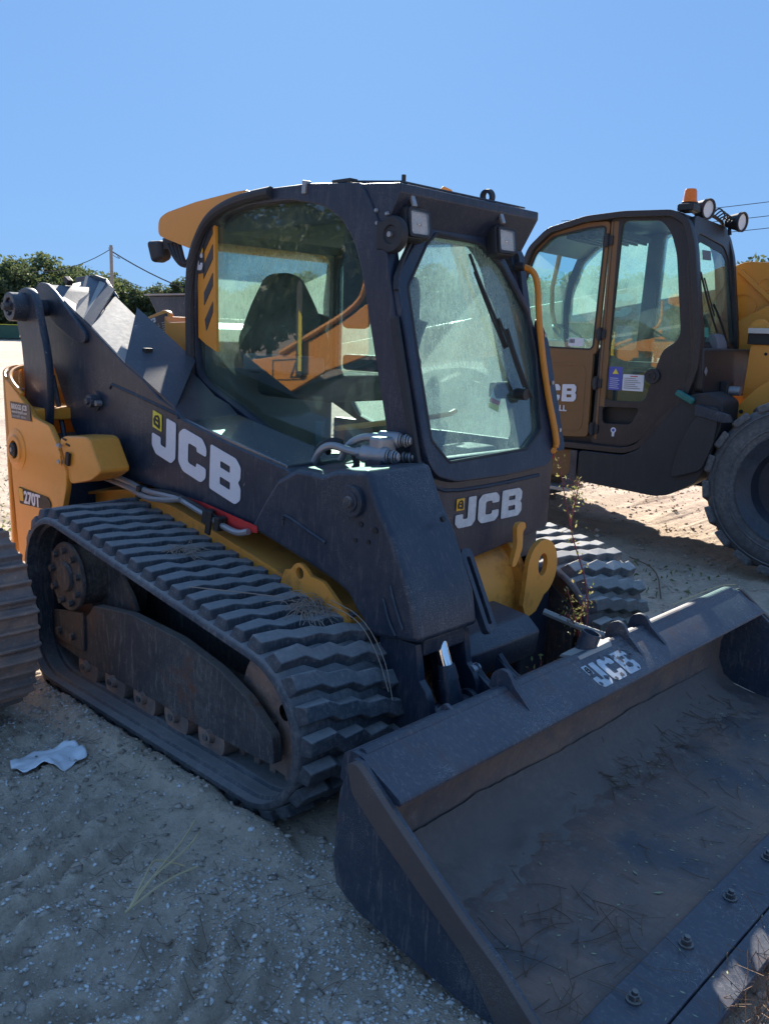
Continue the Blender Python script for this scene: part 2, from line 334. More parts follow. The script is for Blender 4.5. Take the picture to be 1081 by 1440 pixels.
G = {
 'arm_side': [(-1.539, 1.652), (-1.538, 1.739), (-1.486, 1.78), (-1.431, 1.79), (-1.377, 1.789), (-1.312, 1.758), (-1.222, 1.701), (-0.972, 1.591), (-0.675, 1.438), (-0.523, 1.377), (-0.4, 1.306), (-0.292, 1.275), (-0.224, 1.23), (0.087, 1.165), (0.444, 1.107), (0.602, 1.047), (0.755, 0.894), (0.834, 0.68), (0.723, 0.74), (0.586, 0.777), (0.325, 0.838), (-0.216, 0.897), (-0.543, 0.909), (-0.944, 0.915), (-1.072, 0.979), (-1.191, 1.106), (-1.355, 1.375)],
 'arm_casting': [(0.52, 1.111), (0.627, 1.102), (0.726, 1.13), (0.785, 1.145), (0.881, 1.151), (0.938, 1.051), (1.017, 0.931), (1.074, 0.816), (1.109, 0.744), (1.137, 0.623), (1.158, 0.517), (1.19, 0.379), (1.17, 0.297), (1.12, 0.291), (1.05, 0.383), (0.962, 0.496), (0.904, 0.58), (0.841, 0.667), (0.8, 0.714), (0.731, 0.739), (0.586, 0.777), (0.364, 0.826), (0.233, 0.839), (0.329, 0.947)],
 'gusset': [(-1.486, 1.78), (-1.431, 1.79), (-1.377, 1.789), (-1.312, 1.758), (-1.001, 1.567), (-0.99, 1.538), (-1.018, 1.518), (-1.101, 1.522), (-1.296, 1.612), (-1.424, 1.704)],
 'pins': [(-0.942, 1.254), (0.827, 1.051), (0.81, 1.048), (-0.882, 1.248)],
 'pocket': [(0.447, 0.917), (0.467, 0.942), (0.693, 0.877), (0.701, 0.86), (0.683, 0.857), (0.459, 0.906)],
 'seam1': [(-0.813, 1.322), (-0.799, 1.335), (-0.25, 1.246), (-0.261, 1.23)],
 'holes': [(0.861, 0.973), (0.836, 0.909), (0.925, 0.957), (0.897, 0.915)],
 'logo_arm': [(-0.464, 1.113), (-0.354, 1.016), (0.201, 1.067), (0.123, 0.917), (-0.289, 1.191), (-0.257, 1.191), (-0.455, 1.213), (-0.377, 1.192), (-0.39, 1.13), (-0.463, 1.141)],
 'red': [(-0.271, 0.877), (-0.073, 0.877), (0.263, 0.834), (0.263, 0.814), (0.145, 0.798), (0.001, 0.826)],
 'tower': [(-1.382, 1.675), (-1.469, 1.675), (-1.455, 1.733), (-1.404, 1.763), (-1.341, 1.769), (-1.291, 1.742), (-1.252, 1.689), (-1.223, 1.6), (-1.183, 1.485), (-1.163, 1.385), (-1.169, 1.25), (-1.189, 1.112), (-1.206, 0.936), (-1.423, 1.09), (-1.415, 1.233), (-1.408, 1.373), (-1.424, 1.511), (-1.462, 1.596)],
 'rear_panel': [(-1.451, 1.32), (-1.446, 1.358), (-1.346, 1.39), (-1.252, 1.398), (-1.132, 1.256), (-1.032, 1.164), (-0.967, 1.105), (-0.873, 0.984), (-0.843, 0.946), (-0.849, 0.873), (-0.926, 0.693), (-1.061, 0.477), (-1.358, 0.454), (-1.406, 0.611), (-1.418, 0.917)],
 'hinge_box': [(-0.92, 1.087), (-0.863, 1.106), (-0.678, 1.121), (-0.641, 1.113), (-0.556, 0.993), (-0.557, 0.974), (-0.641, 0.931), (-0.834, 0.888)],
 'badge': [(-1.344, 0.806), (-1.337, 0.725), (-1.03, 0.742), (-1.018, 0.795)],
 'dealer': [(-1.383, 1.22), (-1.369, 1.142), (-1.167, 1.143), (-1.173, 1.223)],
 'rear_boss': [(-1.353, 0.989), (-1.348, 1.039)],
 'tubes': [(-0.915, 0.918), (-0.705, 0.926), (-0.552, 0.914), (-0.458, 0.896), (-0.267, 0.902), (-0.171, 0.901)],
 'tubes2': [(-0.475, 0.889), (-0.283, 0.892), (-0.048, 0.86), (0.084, 0.835), (0.191, 0.828), (0.259, 0.838)],
 'tubes3': [(-0.475, 0.898), (-0.366, 0.902), (-0.239, 0.927), (-0.165, 0.901), (-0.048, 0.875), (0.121, 0.842)],
 'clamp': [(0.064, 0.856)],
 'ring': [(0.449, 0.704), (0.457, 0.728), (0.497, 0.736), (0.517, 0.76), (0.553, 0.773), (0.593, 0.748), (0.631, 0.756), (0.707, 0.725), (0.771, 0.697), (0.771, 0.692)],
 'cab_side_out': [(-0.62, 1.327), (-0.639, 1.541), (-0.64, 1.8), (-0.608, 1.972), (-0.469, 2.102), (-0.297, 2.169), (-0.071, 2.176), (0.171, 2.171), (0.373, 2.154), (0.487, 2.149), (0.642, 2.13), (0.585, 1.983), (0.613, 1.781), (0.676, 1.578), (0.802, 1.173), (0.814, 1.082), (0.22, 1.001), (-0.211, 1.15), (-0.603, 1.278)],
 'cab_win': [(-0.531, 1.48), (-0.54, 1.672), (-0.514, 1.953), (-0.437, 2.085), (-0.313, 2.121), (0.02, 2.122), (0.285, 2.078), (0.397, 2.024), (0.462, 1.926), (0.502, 1.783), (0.638, 1.229), (0.624, 1.111), (0.218, 1.075), (-0.061, 1.165), (-0.315, 1.267), (-0.477, 1.353)],
 'vent': [(-0.655, 1.978), (-0.58, 2.068), (-0.461, 2.106), (-0.471, 1.514), (-0.588, 1.559), (-0.662, 1.607)],
 'stripes': [(-0.55, 2.005), (-0.478, 2.078), (-0.479, 2.017), (-0.551, 1.936), (-0.551, 1.88), (-0.479, 1.971), (-0.48, 1.909), (-0.552, 1.823), (-0.547, 1.763), (-0.48, 1.847), (-0.481, 1.791), (-0.548, 1.706), (-0.543, 1.641), (-0.481, 1.721), (-0.482, 1.674), (-0.532, 1.593)],
 'rail': [(-0.537, 1.398), (-0.551, 1.543), (-0.559, 1.733), (-0.55, 1.92), (-0.504, 2.04), (-0.412, 2.118), (-0.284, 2.152), (-0.185, 2.158)],
 'spoiler': [(-0.905, 2.027), (-0.902, 2.104), (-0.84, 2.126), (-0.59, 2.158), (-0.299, 2.174), (-0.225, 2.171), (-0.455, 2.1), (-0.547, 2.045), (-0.61, 1.956), (-0.667, 1.958), (-0.796, 2.002)],
 'spkr': [(0.634, 1.96), (0.562, 2.043), (0.568, 1.998), (0.617, 2.012)],
 'rearlamp': [(-1.098, 2.015), (-0.983, 2.014), (-0.914, 1.99), (-0.904, 1.937), (-0.967, 1.902), (-1.044, 1.904), (-1.082, 1.922)],
 'door_out': [(-0.218, 1.226), (-0.215, 1.173), (-0.163, 1.103), (-0.028, 1.06), (0.589, 1.066), (0.638, 1.109), (0.623, 1.234), (0.516, 1.536), (0.382, 1.732), (0.151, 1.944), (0.038, 1.992), (-0.22, 1.988), (-0.272, 1.941), (-0.406, 1.778), (-0.352, 1.603)],
 'door_glass': [(-0.285, 1.58), (-0.183, 1.229), (-0.071, 1.135), (0.436, 1.154), (0.532, 1.226), (0.46, 1.536), (0.385, 1.704), (0.203, 1.87), (0.055, 1.943), (-0.199, 1.953), (-0.252, 1.907), (-0.335, 1.759)],
 'front_panel': [(-0.188, 1.17), (-0.146, 1.005), (-0.04, 0.796), (0.113, 0.707), (0.527, 0.788), (0.704, 0.79), (0.638, 1.232), (0.531, 1.536)],
 'logo_front': [(-0.006, 0.873), (0.43, 0.875), (0.024, 0.993), (0.417, 0.996), (0.074, 0.979)],
 'lampL': [(-0.226, 2.028), (-0.143, 2.036), (-0.158, 1.963), (-0.233, 1.963)],
 'lampR': [(0.342, 2.028), (0.45, 2.017), (0.408, 1.949), (0.301, 1.962)],
 'wiper': [(-0.034, 1.895), (0.21, 1.569), (0.201, 1.617), (0.256, 1.537), (0.357, 1.411), (0.3, 1.44)],
 'handle': [(0.441, 1.89), (0.478, 1.873), (0.5, 1.766), (0.547, 1.623), (0.658, 1.32), (0.755, 1.173), (0.733, 1.12), (0.692, 1.136), (0.67, 1.226)],
 'armfront': [(-0.542, 0.62), (-0.263, 0.631)],
 'cv0': [(-2.262, 1.828), (-2.189, 1.839), (-1.864, 1.815), (-1.64, 1.808), (-1.557, 1.668), (-1.333, 1.571), (-1.003, 1.462), (-0.892, 1.308), (-0.821, 1.155), (-1.124, 1.238), (-1.408, 1.389), (-1.767, 1.565), (-1.976, 1.665)],
 'cv1': [(-2.152, 1.785), (-1.827, 1.794), (-1.886, 1.661)],
 'cv2': [(-1.632, 1.724), (-1.791, 1.611), (-1.815, 1.615), (-1.762, 1.681)],
 'cv5': [(-1.521, 1.664), (-1.299, 1.571), (-1.372, 1.406), (-1.729, 1.577)],
 'cv_step': [(-1.39, 1.405), (-1.102, 1.393), (-0.944, 1.198), (-1.088, 1.241)],
 'yel1': [(-1.478, 1.558), (-1.417, 1.616), (-1.102, 1.692), (-1.051, 1.664), (-1.053, 1.351), (-1.317, 1.45)],
 'plate_spec': [(-1.243, 1.644), (-1.081, 1.674), (-1.051, 1.568), (-1.213, 1.538)],
 'yel2': [(-0.975, 1.621), (-0.818, 1.633), (-0.824, 1.33), (-0.691, 1.32), (-0.692, 1.262), (-0.862, 1.299), (-0.98, 1.409)],
 'bbox': [(-2.02, 1.777), (-1.964, 1.781), (-1.655, 1.78), (-1.658, 1.642), (-1.896, 1.648)],
 'seat': [(-0.775, 1.418), (-0.835, 1.506), (-0.734, 1.634), (-0.66, 1.756), (-0.588, 1.875), (-0.512, 1.88), (-0.457, 1.789), (-0.413, 1.672), (-0.454, 1.628), (-0.49, 1.484)],
 'int_frame': [(-1.553, 2.271), (-0.579, 2.206), (-0.395, 1.49), (-0.635, 1.252), (-1.559, 1.529), (-1.513, 1.966), (-0.625, 1.923), (-0.628, 1.63), (-0.848, 1.607), (-1.43, 1.595), (-1.486, 1.698)],
}

# ------------------------------------------------------------------ ground
def vnoise(x, y, seed=0):
    """smooth value noise on numpy arrays, -1..1"""
    xi = np.floor(x).astype(np.int64); yi = np.floor(y).astype(np.int64); fx = x-xi; fy = y-yi
    fx = fx*fx*(3-2*fx); fy = fy*fy*(3-2*fy)
    def h(a, b):
        n = (a*374761393 + b*668265263 + seed*1442695041) & 0x7fffffff
        n = (n ^ (n >> 13))*1274126177 & 0x7fffffff
        return ((n ^ (n >> 16)) & 0xffff)/32767.5-1
    return (h(xi, yi)*(1-fx)+h(xi+1, yi)*fx)*(1-fy)+(h(xi, yi+1)*(1-fx)+h(xi+1, yi+1)*fx)*fy
def fbm(x, y, o=4, seed=0): return sum(vnoise(x*2**i, y*2**i, seed+i)*.5**i for i in range(o))
def sm(a, b, t): t = np.clip((t-a)/(b-a), 0, 1); return t*t*(3-2*t)
def gz(x, y):
    x = np.asarray(x, float); y = np.asarray(y, float)
    d = np.hypot(x-1, y+.5); far = np.exp(-d/60)
    z = .012*fbm(x*1.7, y*1.7, 4, 3)
    clod = fbm(x*9, y*9, 4, 11)
    mudm = sm(-.1, .5, fbm(x*.9+4, y*.9, 2, 21)+.35*(y < -1.15)+.2*(y > 2.6))
    z += .034*mudm*np.maximum(clod, -.25)*(.6+.4*fbm(x*4, y*4, 2, 19)) + .010*mudm*np.abs(fbm(x*14, y*14, 3, 23)) + .004*fbm(x*30, y*30, 2, 31)
    # tread prints left by a tracked machine, rows running across
    wv = y*.9 + .1*fbm(x*2, y*2, 2, 8)
    tr = np.sin((x+.25*fbm(x*1.2, y*1.2, 2, 5))*2*PI/.10 + .5*fbm(x*8, y*8, 2, 6))
    tm = sm(-1.15, -1.42, y)*sm(.1, .45, x)*sm(2.2, 1.6, x)
    z += .030*tm*np.clip(tr*1.4, -.8, .9)*(.75+.5*fbm(x*5, y*5, 2, 41)) + .022*tm*np.maximum(0, fbm(x*11, y*6, 3, 57))
    # ruts behind, between the machines
    z += .035*sm(1.6, 2.4, y)*sm(6, 4.5, y)*fbm(x*.5+1.7, y*2.2, 3, 15)
    z -= .022
    flat = sm(.25, 0, np.abs(y+.73)-.25)*sm(.3, 0, np.abs(x-.08)-.75)
    z = z*(1-flat)+(-.004)*flat
    berm = sm(.10, .02, np.abs(y+.995+.012*fbm(x*9, y*3, 2, 3)))*sm(.25, 0, np.abs(x-.10)-.80); z = np.maximum(z, (.034+.010*fbm(x*12, y*12, 3, 2))*berm-.03*(1-berm)*(berm > 0)-9*(berm <= 0))
    return z*np.where(d > 40, .5, 1)
def grid_axis(c, near, step, far):
    a = list(np.arange(0, near, step)); s = step
    while a[-1] < far: s *= 1.11; a.append(a[-1]+s)
    a = np.array(a); return np.concatenate([c-a[:0:-1], c+a])
gx = grid_axis(.9, 2.0, .0125, 1500); gy = grid_axis(-.9, 1.6, .0125, 1500)
X_, Y_ = np.meshgrid(gx, gy, indexing='ij'); Z_ = gz(X_, Y_)
nx_, ny_ = X_.shape
me = bpy.data.meshes.new('ground'); idx = np.arange(nx_*ny_).reshape(nx_, ny_)
q = np.stack([idx[:-1, :-1], idx[1:, :-1], idx[1:, 1:], idx[:-1, 1:]], -1).reshape(-1, 4)
def np_mesh(name, v, f):
    me = bpy.data.meshes.new(name); n = f.shape[1]
    me.vertices.add(len(v)); me.vertices.foreach_set('co', np.asarray(v, np.float32).ravel())
    me.loops.add(f.size); me.loops.foreach_set('vertex_index', f.astype(np.int32).ravel())
    me.polygons.add(len(f)); me.polygons.foreach_set('loop_start', np.arange(len(f), dtype=np.int32)*n)
    me.polygons.foreach_set('loop_total', np.full(len(f), n, np.int32)); me.update(calc_edges=True); return me
me = np_mesh('ground', np.stack([X_, Y_, Z_], -1).reshape(-1, 3), q)
me.polygons.foreach_set('use_smooth', [True]*len(me.polygons))
m, nt, N, L, P = newmat('sandy_dirt'); v = tc(nt)
a = noise(nt, v, .35, 6, .6); b = noise(nt, v, 3.2, 8, .65, .3); c_ = noise(nt, v, 26, 8, .75); d_ = noise(nt, v, 150, 4, .7)
col = mix(nt, ramp(nt, b, [(.36, 0), (.64, 1)]), (.55, .41, .30), (.76, .59, .44))
col = mix(nt, ramp(nt, a, [(.4, 0), (.65, .55)]), col, (.78, .64, .49))
col = mix(nt, ramp(nt, c_, [(.48, 0), (.7, .6)]), col, (.40, .31, .24))
col = mix(nt, ramp(nt, d_, [(.3, .25), (.6, 0)]), col, (.26, .22, .19))
vo = N.new('ShaderNodeTexVoronoi'); vo.inputs['Scale'].default_value = 55; vo.inputs['Randomness'].default_value = 1; L.new(v, vo.inputs['Vector'])
spk = ramp(nt, vo.outputs['Distance'], [(.10, 1), (.2, 0)]); pm = ramp(nt, noise(nt, v, 1.1, 4, .6), [(.42, 0), (.6, .9)])
bwv = N.new('ShaderNodeRGBToBW'); L.new(vo.outputs['Color'], bwv.inputs[0])
spk = mix(nt, 1.0, mix(nt, 1.0, spk, pm, 'MULTIPLY'), ramp(nt, bwv.outputs[0], [(.45, 0), (.6, 1)]), 'MULTIPLY')
col = mix(nt, spk, col, (.82, .78, .72))
dk = ramp(nt, noise(nt, v, 1.35, 7, .7, .5), [(.46, 0), (.66, .5)]); col = mix(nt, dk, col, (.33, .25, .19))
pk = ramp(nt, noise(nt, v, 8, 6, .75), [(.5, 0), (.7, .5)]); col = mix(nt, pk, col, (.30, .23, .18))
# sparse green tint where weeds come through
gm = ramp(nt, noise(nt, v, .55, 5, .7), [(.60, 0), (.72, .5)]); col = mix(nt, gm, col, (.17, .20, .07))
L.new(col, P.inputs['Base Color']); P.inputs['Roughness'].default_value = .95; P.inputs['Specular IOR Level'].default_value = .2
L.new(bump(nt, d_, .6, .006, bump(nt, c_, .8, .02, bump(nt, b, .5, .06))), P.inputs['Normal'])
tag(link('ground', me, m, smooth=False), kind='structure')

# gravel and broken shell scattered over the dirt
def scatter(n, xr, yr, keep=None):
    x = rng.uniform(*xr, n); y = rng.uniform(*yr, n)
    if keep is not None: k = keep(x, y); x, y = x[k], y[k]
    return x, y
def pebbles(name, x, y, s0, s1, mat, pw=3.0):
    n = len(x); base = np.array([[1,0,0],[-1,0,0],[0,1,0],[0,-1,0],[0,0,1],[0,0,-1]], float)
    fb = np.array([[0,2,4],[2,1,4],[1,3,4],[3,0,4],[2,0,5],[1,2,5],[3,1,5],[0,3,5]])
    s = s0+(s1-s0)*rng.random(n)**pw; v = base[None]*(1+.35*rng.standard_normal((n, 6, 1)))
    sc = s[:, None]*rng.uniform(.55, 1.3, (n, 3)); sc[:, 2] *= .6; v = v*sc[:, None]
    t = rng.uniform(0, 2*PI, n); ct, st = np.cos(t)[:, None], np.sin(t)[:, None]
    vx = v[..., 0]*ct-v[..., 1]*st; vy = v[..., 0]*st+v[..., 1]*ct; v = np.stack([vx, vy, v[..., 2]+.35*v[..., 0]*rng.uniform(-1, 1, (n, 1))], -1)
    z = gz(x, y); v += np.stack([x, y, z+s*.15], -1)[:, None]
    f = (fb[None]+np.arange(n)[:, None, None]*6).reshape(-1, 3)
    return link(name, np_mesh(name, v.reshape(-1, 3), f), mat, smooth=False)
def stone_mat(name, c0, c1):
    m, nt, N, L, P = newmat(name); v = tc(nt); g = N.new('ShaderNodeNewGeometry')
    c = mix(nt, ramp(nt, g.outputs['Random Per Island'], [(0, 0), (1, 1)]), c0, c1); L.new(mix(nt, ramp(nt, noise(nt, v, 200, 3), [(.4, 0), (.7, .4)]), c, (.2, .17, .14)), P.inputs['Base Color'])
    P.inputs['Roughness'].default_value = .85; return m
SHELL = stone_mat('pale_shell', (.55, .50, .45), (.88, .86, .82)); STONE = stone_mat('brown_gravel', (.30, .23, .18), (.66, .55, .45))
def keep1(x, y): return (vnoise(x*1.6, y*1.6, 77)+.5*vnoise(x*5, y*5, 78) > rng.uniform(-.9, .9, len(x))) & ~((np.abs(y+.73) < .24) & (np.abs(x-.08) < .95))
x1, y1 = scatter(60000, (-1.2, 3.0), (-2.4, -.6), keep1)
tag(pebbles('shell_gravel', x1, y1, .0018, .0095, SHELL, 3.0), kind='stuff')
x2, y2 = scatter(20000, (-1.5, 3.2), (-2.5, 0), None)
tag(pebbles('brown_gravel', x2, y2, .002, .016, STONE, 3.5), kind='stuff')
x3, y3 = scatter(26000, (-9, 2.5), (1.2, 9), None)
tag(pebbles('yard_gravel', x3, y3, .003, .022, STONE, 3), kind='stuff')

def strands(name, items, mat, parent=None, r=.0012):
    mb = MB()
    for p in items: mb.tube(p, r, 3, 1)
    o = link(name, mb.mesh(name), mat, parent, smooth=False); return o
def litter(n, xr, yr, l0, l1, keep=None, zf=None, lift=.006):
    out = []
    x, y = scatter(n, xr, yr, keep)
    for a, b in zip(x, y):
        t = random.uniform(0, 2*PI); l = random.uniform(l0, l1); k = random.uniform(-.4, .4)
        pts = []
        for s in (0, .5, 1):
            px = a+l*s*math.cos(t+k*s); py_ = b+l*s*math.sin(t+k*s)
            z = (float(gz(px, py_)) if zf is None else zf(px, py_))+.002+lift*random.random()
            pts.append((px, py_, z))
        out.append(pts)
    return out
tag(strands('ground_straw', litter(420, (-.2, 1.9), (-1.75, -.95), .03, .10, keep=lambda x, y: vnoise(x*2.2, y*2.2, 5) > -.1), NEEDLE, r=.0007), kind='stuff')
tag(strands('dry_grass', [[(2.2+random.uniform(-.12, .35), random.uniform(-1.05, .2), -.02)] for _ in range(0)] or
    [[(bx, by, -.02), (bx+random.uniform(-.03, .03), by+random.uniform(-.03, .03), random.uniform(.02, .06)), (bx+random.uniform(-.09, .09), by+random.uniform(-.09, .09), random.uniform(.01, .11))]
     for bx, by in [(random.gauss(2.36, .06), random.gauss(-.50, .16)) for _ in range(240)]], NEEDLE, r=.0010), kind='stuff')
# straw stalks that lie alone on the dirt
st = MB()
for pts in ([(.93, -1.50, .0), (.86, -1.36, .03), (.80, -1.25, .03), (.74, -1.15, .05)], [(.93, -1.50, .0), (.88, -1.42, .02), (.84, -1.24, .04), (.80, -1.17, .05), (.79, -1.19, .02)],
            [(.93, -1.51, .0), (.90, -1.36, .015), (.90, -1.25, .01)], [(.92, -1.49, .0), (.84, -1.38, .03), (.79, -1.33, .02), (.86, -1.27, .0)]):
    st.tube([(p[0], p[1], p[2]+.012) for p in pts], .0032, 5, 2)
tag(st.obj('straw_stalk', STRAW), 'forked dry straw stalk lying on the gravel left of the bucket', 'straw')
for pts, lab in (([(.64, 2.38, .03), (.688, 2.674, .06), (.707, 2.92, .07), (.752, 3.05, .06)], 'pale dry stalk lying on the ground beyond the far end of the bucket'),
                 ([(-.2, 3.4, .0), (.20, 3.05, .05), (.51, 2.49, .02)], 'dark bent twig on the shaded ground right of the far track')):
    tw = MB(); tw.tube(pts, .005, 5, 2); tag(tw.obj('dry_stalk', STRAW if 'pale' in lab else NEEDLE), lab, 'twig')
# low weeds coming up through the yard
wd = MB()
for cx, cy, n, sp_ in ((-.25, 2.5, 120, .28), (-.6, 2.9, 90, .25), (-3.9, .2, 260, .5), (-4.6, -.3, 260, .6), (-2.8, 6.6, 120, .6), (-5.5, .6, 200, .8), (.2, 3.1, 70, .3)):
    for k in range(n):
        x = random.gauss(cx, sp_); y = random.gauss(cy, sp_); z = float(gz(x, y)); t = random.uniform(0, 6.28); s_ = random.uniform(.012, .035); h_ = random.uniform(.005, .05)
        wd.add([(x, y, z), (x+s_*math.cos(t), y+s_*math.sin(t), z+h_), (x+1.6*s_*math.cos(t+.3), y+1.6*s_*math.sin(t+.3), z+h_*.6), (x+s_*.7*math.cos(t+.6), y+s_*.7*math.sin(t+.6), z+h_*.4)], [(0, 1, 2, 3)])
WEEDS = wd
# a crumpled sheet of paper
nx2 = 26; pv = []; pf = []
for i in range(nx2):
    for j in range(nx2):
        a = i/(nx2-1)-.5; b = j/(nx2-1)-.5
        px = -.080+.24*a+.03*b; py_ = -1.245+.26*b*(1-.45*abs(a)**1.5)
        r2 = a*a+b*b
        px -= .05*(abs(a)*abs(b)*4)*(1 if a > 0 else -1)
        pv.append((px, py_, float(gz(px, py_))+.014+.014*float(fbm(np.array(a*3.2), np.array(b*3.2), 3, 91))+.015*max(0, abs(b)-.33)))
for i in range(nx2-1):
    for j in range(nx2-1): pf.append((i*nx2+j, (i+1)*nx2+j, (i+1)*nx2+j+1, i*nx2+j+1))
mp = MB(); mp.add(pv, pf)
PAPER = simple('white_paper', (.92, .92, .94), .7, nz=.08)
o = mp.obj('paper_sheet', PAPER, angle=60); so = o.modifiers.new('thick', 'SOLIDIFY'); so.thickness = .0008
tag(o, 'crumpled white paper sheet lying on the dirt beside the rubber track', 'paper')
def stone(x, y, s, label):
    bm = bmesh.new(); bmesh.ops.create_icosphere(bm, subdivisions=3, radius=s)
    for w in bm.verts:
        k = 1+.22*float(fbm(np.array(w.co.x/s*1.3+x*9), np.array(w.co.y/s*1.3+w.co.z/s), 3, 44)); w.co *= k; w.co.z *= .6
    me = bpy.data.meshes.new('stone'); bm.to_mesh(me); bm.free(); me.transform(Matrix.Translation((x, y, float(gz(x, y))+s*.25)))
    tag(link('stone', me, SHELL), label, 'stone')
stone(1.63, -1.33, .016, 'pale rounded stone at the lower edge near the bucket side')
stone(.86, -1.02, .012, 'small pale stone on the gravel just in front of the track')

# ------------------------------------------------------------------ trees
def leafmat(name, c0, c1):
    m, nt, N, L, P = newmat(name); N.remove(P); g = N.new('ShaderNodeNewGeometry'); oi = N.new('ShaderNodeObjectInfo')
    c = mix(nt, g.outputs['Random Per Island'], c0, c1); hs = N.new('ShaderNodeHueSaturation'); L.new(c, hs.inputs['Color'])
    ma = N.new('ShaderNodeMath'); ma.operation = 'MULTIPLY_ADD'; ma.inputs[1].default_value = .5; ma.inputs[2].default_value = .75; L.new(oi.outputs['Random'], ma.inputs[0]); L.new(ma.outputs[0], hs.inputs['Value'])
    d = N.new('ShaderNodeBsdfDiffuse'); t = N.new('ShaderNodeBsdfTranslucent'); gl = N.new('ShaderNodeBsdfGlossy'); gl.inputs['Roughness'].default_value = .5
    L.new(hs.outputs[0], d.inputs[0]); L.new(hs.outputs[0], t.inputs[0]); gl.inputs[0].default_value = (.9, .95, .9, 1)
    a = N.new('ShaderNodeMixShader'); a.inputs[0].default_value = .45; L.new(d.outputs[0], a.inputs[1]); L.new(t.outputs[0], a.inputs[2])
    b = N.new('ShaderNodeMixShader'); b.inputs[0].default_value = .035; L.new(a.outputs[0], b.inputs[1]); L.new(gl.outputs[0], b.inputs[2])
    L.new(b.outputs[0], N['Material Output'].inputs[0]); return m
LEAF = leafmat('oak_leaves', (.07, .10, .03), (.15, .17, .07)); LEAF2 = leafmat('weed_leaves', (.16, .20, .05), (.42, .34, .14))
tag(WEEDS.obj('ground_weeds', leafmat('low_weeds', (.09, .13, .03), (.30, .28, .12)), smooth=False), kind='stuff')
BARK = simple('bark', (.13, .11, .09), .9, scale=12, nz=.6)
def crown_mesh(name, w, h, z0, nclump, nleaf, leaf, seed, hollow=.45):
    g = np.random.default_rng(seed); c = []
    while len(c) < nclump:
        p = g.uniform(-1, 1, 3); r = np.linalg.norm(p*[1, 1, 1])
        if r < 1 and r > hollow and (p[2] > -.75): c.append(p)
    c = np.array(c); c[:, 0] *= w/2; c[:, 1] *= w/2; c[:, 2] = z0+(c[:, 2]*.5+.5)*h
    c[:, 2] += .12*h*np.sin(c[:, 0]*1.3+seed)
    cs = g.uniform(.07, .15, nclump)*w; ci = g.integers(0, nclump, nleaf)
    d = g.standard_normal((nleaf, 3)); d /= np.linalg.norm(d, axis=1)[:, None]
    p = c[ci]+d*(cs[ci]*g.random(nleaf)**.45)[:, None]*[1, 1, .7]
    a = g.standard_normal((nleaf, 3)); a /= np.linalg.norm(a, axis=1)[:, None]; b = np.cross(a, g.standard_normal((nleaf, 3))); b /= np.linalg.norm(b, axis=1)[:, None]
    s = (leaf*g.uniform(.5, 1.4, nleaf))[:, None]
    v = np.stack([p-a*s, p+b*s*.5, p+a*s, p-b*s*.5], 1).reshape(-1, 3)
    return np_mesh(name, v, np.arange(nleaf*4).reshape(-1, 4)), c
def make_tree(w, h, trunk_h, seed, leaf, nleaf, label, hollow=.45, nclump=90, cat='tree'):
    t = thing('tree', label, cat)
    cm, c = crown_mesh('crown', w, h, trunk_h, nclump, nleaf, leaf, seed, hollow); link('crown', cm, LEAF, t, smooth=False)
    mb = MB(); mb.tube([(0, 0, -.3), (.1, .05, trunk_h*.6), (.05, -.1, trunk_h+h*.25), (0, 0, trunk_h+h*.6)], lambda k: .035*h*(1-.75*k), 8, 1)
    g = random.Random(seed)
    for k in range(14):
        e = c[g.randrange(len(c))]; z = trunk_h+h*g.uniform(0, .35)
        mb.tube([(0, 0, z), (e[0]*.5, e[1]*.5, (z+e[2])/2+.2), tuple(e)], lambda q: .012*h*(1-.8*q)+.005, 5, 1)
    mb.obj('trunk', BARK, t); return t
def dup(root, loc, rz=None, label=None, group=None, scale=None):
    r = root.copy(); COL.objects.link(r); r.location = loc
    if rz is not None: r.rotation_euler = (0, 0, rz)
    if scale: r.scale = (scale,)*3 if isinstance(scale, (int, float)) else scale
    if label: r['label'] = label
    if group: r['group'] = group
    for ch in list(root.children):
        c = ch.copy(); COL.objects.link(c); c.parent = r
        for g in ch.children: d = g.copy(); COL.objects.link(d); d.parent = c
    return r
CAMP = Vector((2.9, -2.6, 0))
def look(px, dist, z=0):
    """a point at a bearing seen in the photograph (degrees from the camera axis)"""
    a = R(133.47)-math.atan((px-540.5)/1229.6/math.cos(R(11.45))); return (CAMP.x+dist*math.cos(a), CAMP.y+dist*math.sin(a), z)
oakA = make_tree(15, 6.0, .9, 1, .22, 34000, 'x', .4, 150); oakB = make_tree(11, 4.5, .5, 2, .20, 24000, 'x', .35, 100); oakC = make_tree(8, 4.4, .6, 3, .15, 15000, 'x', .3, 60)
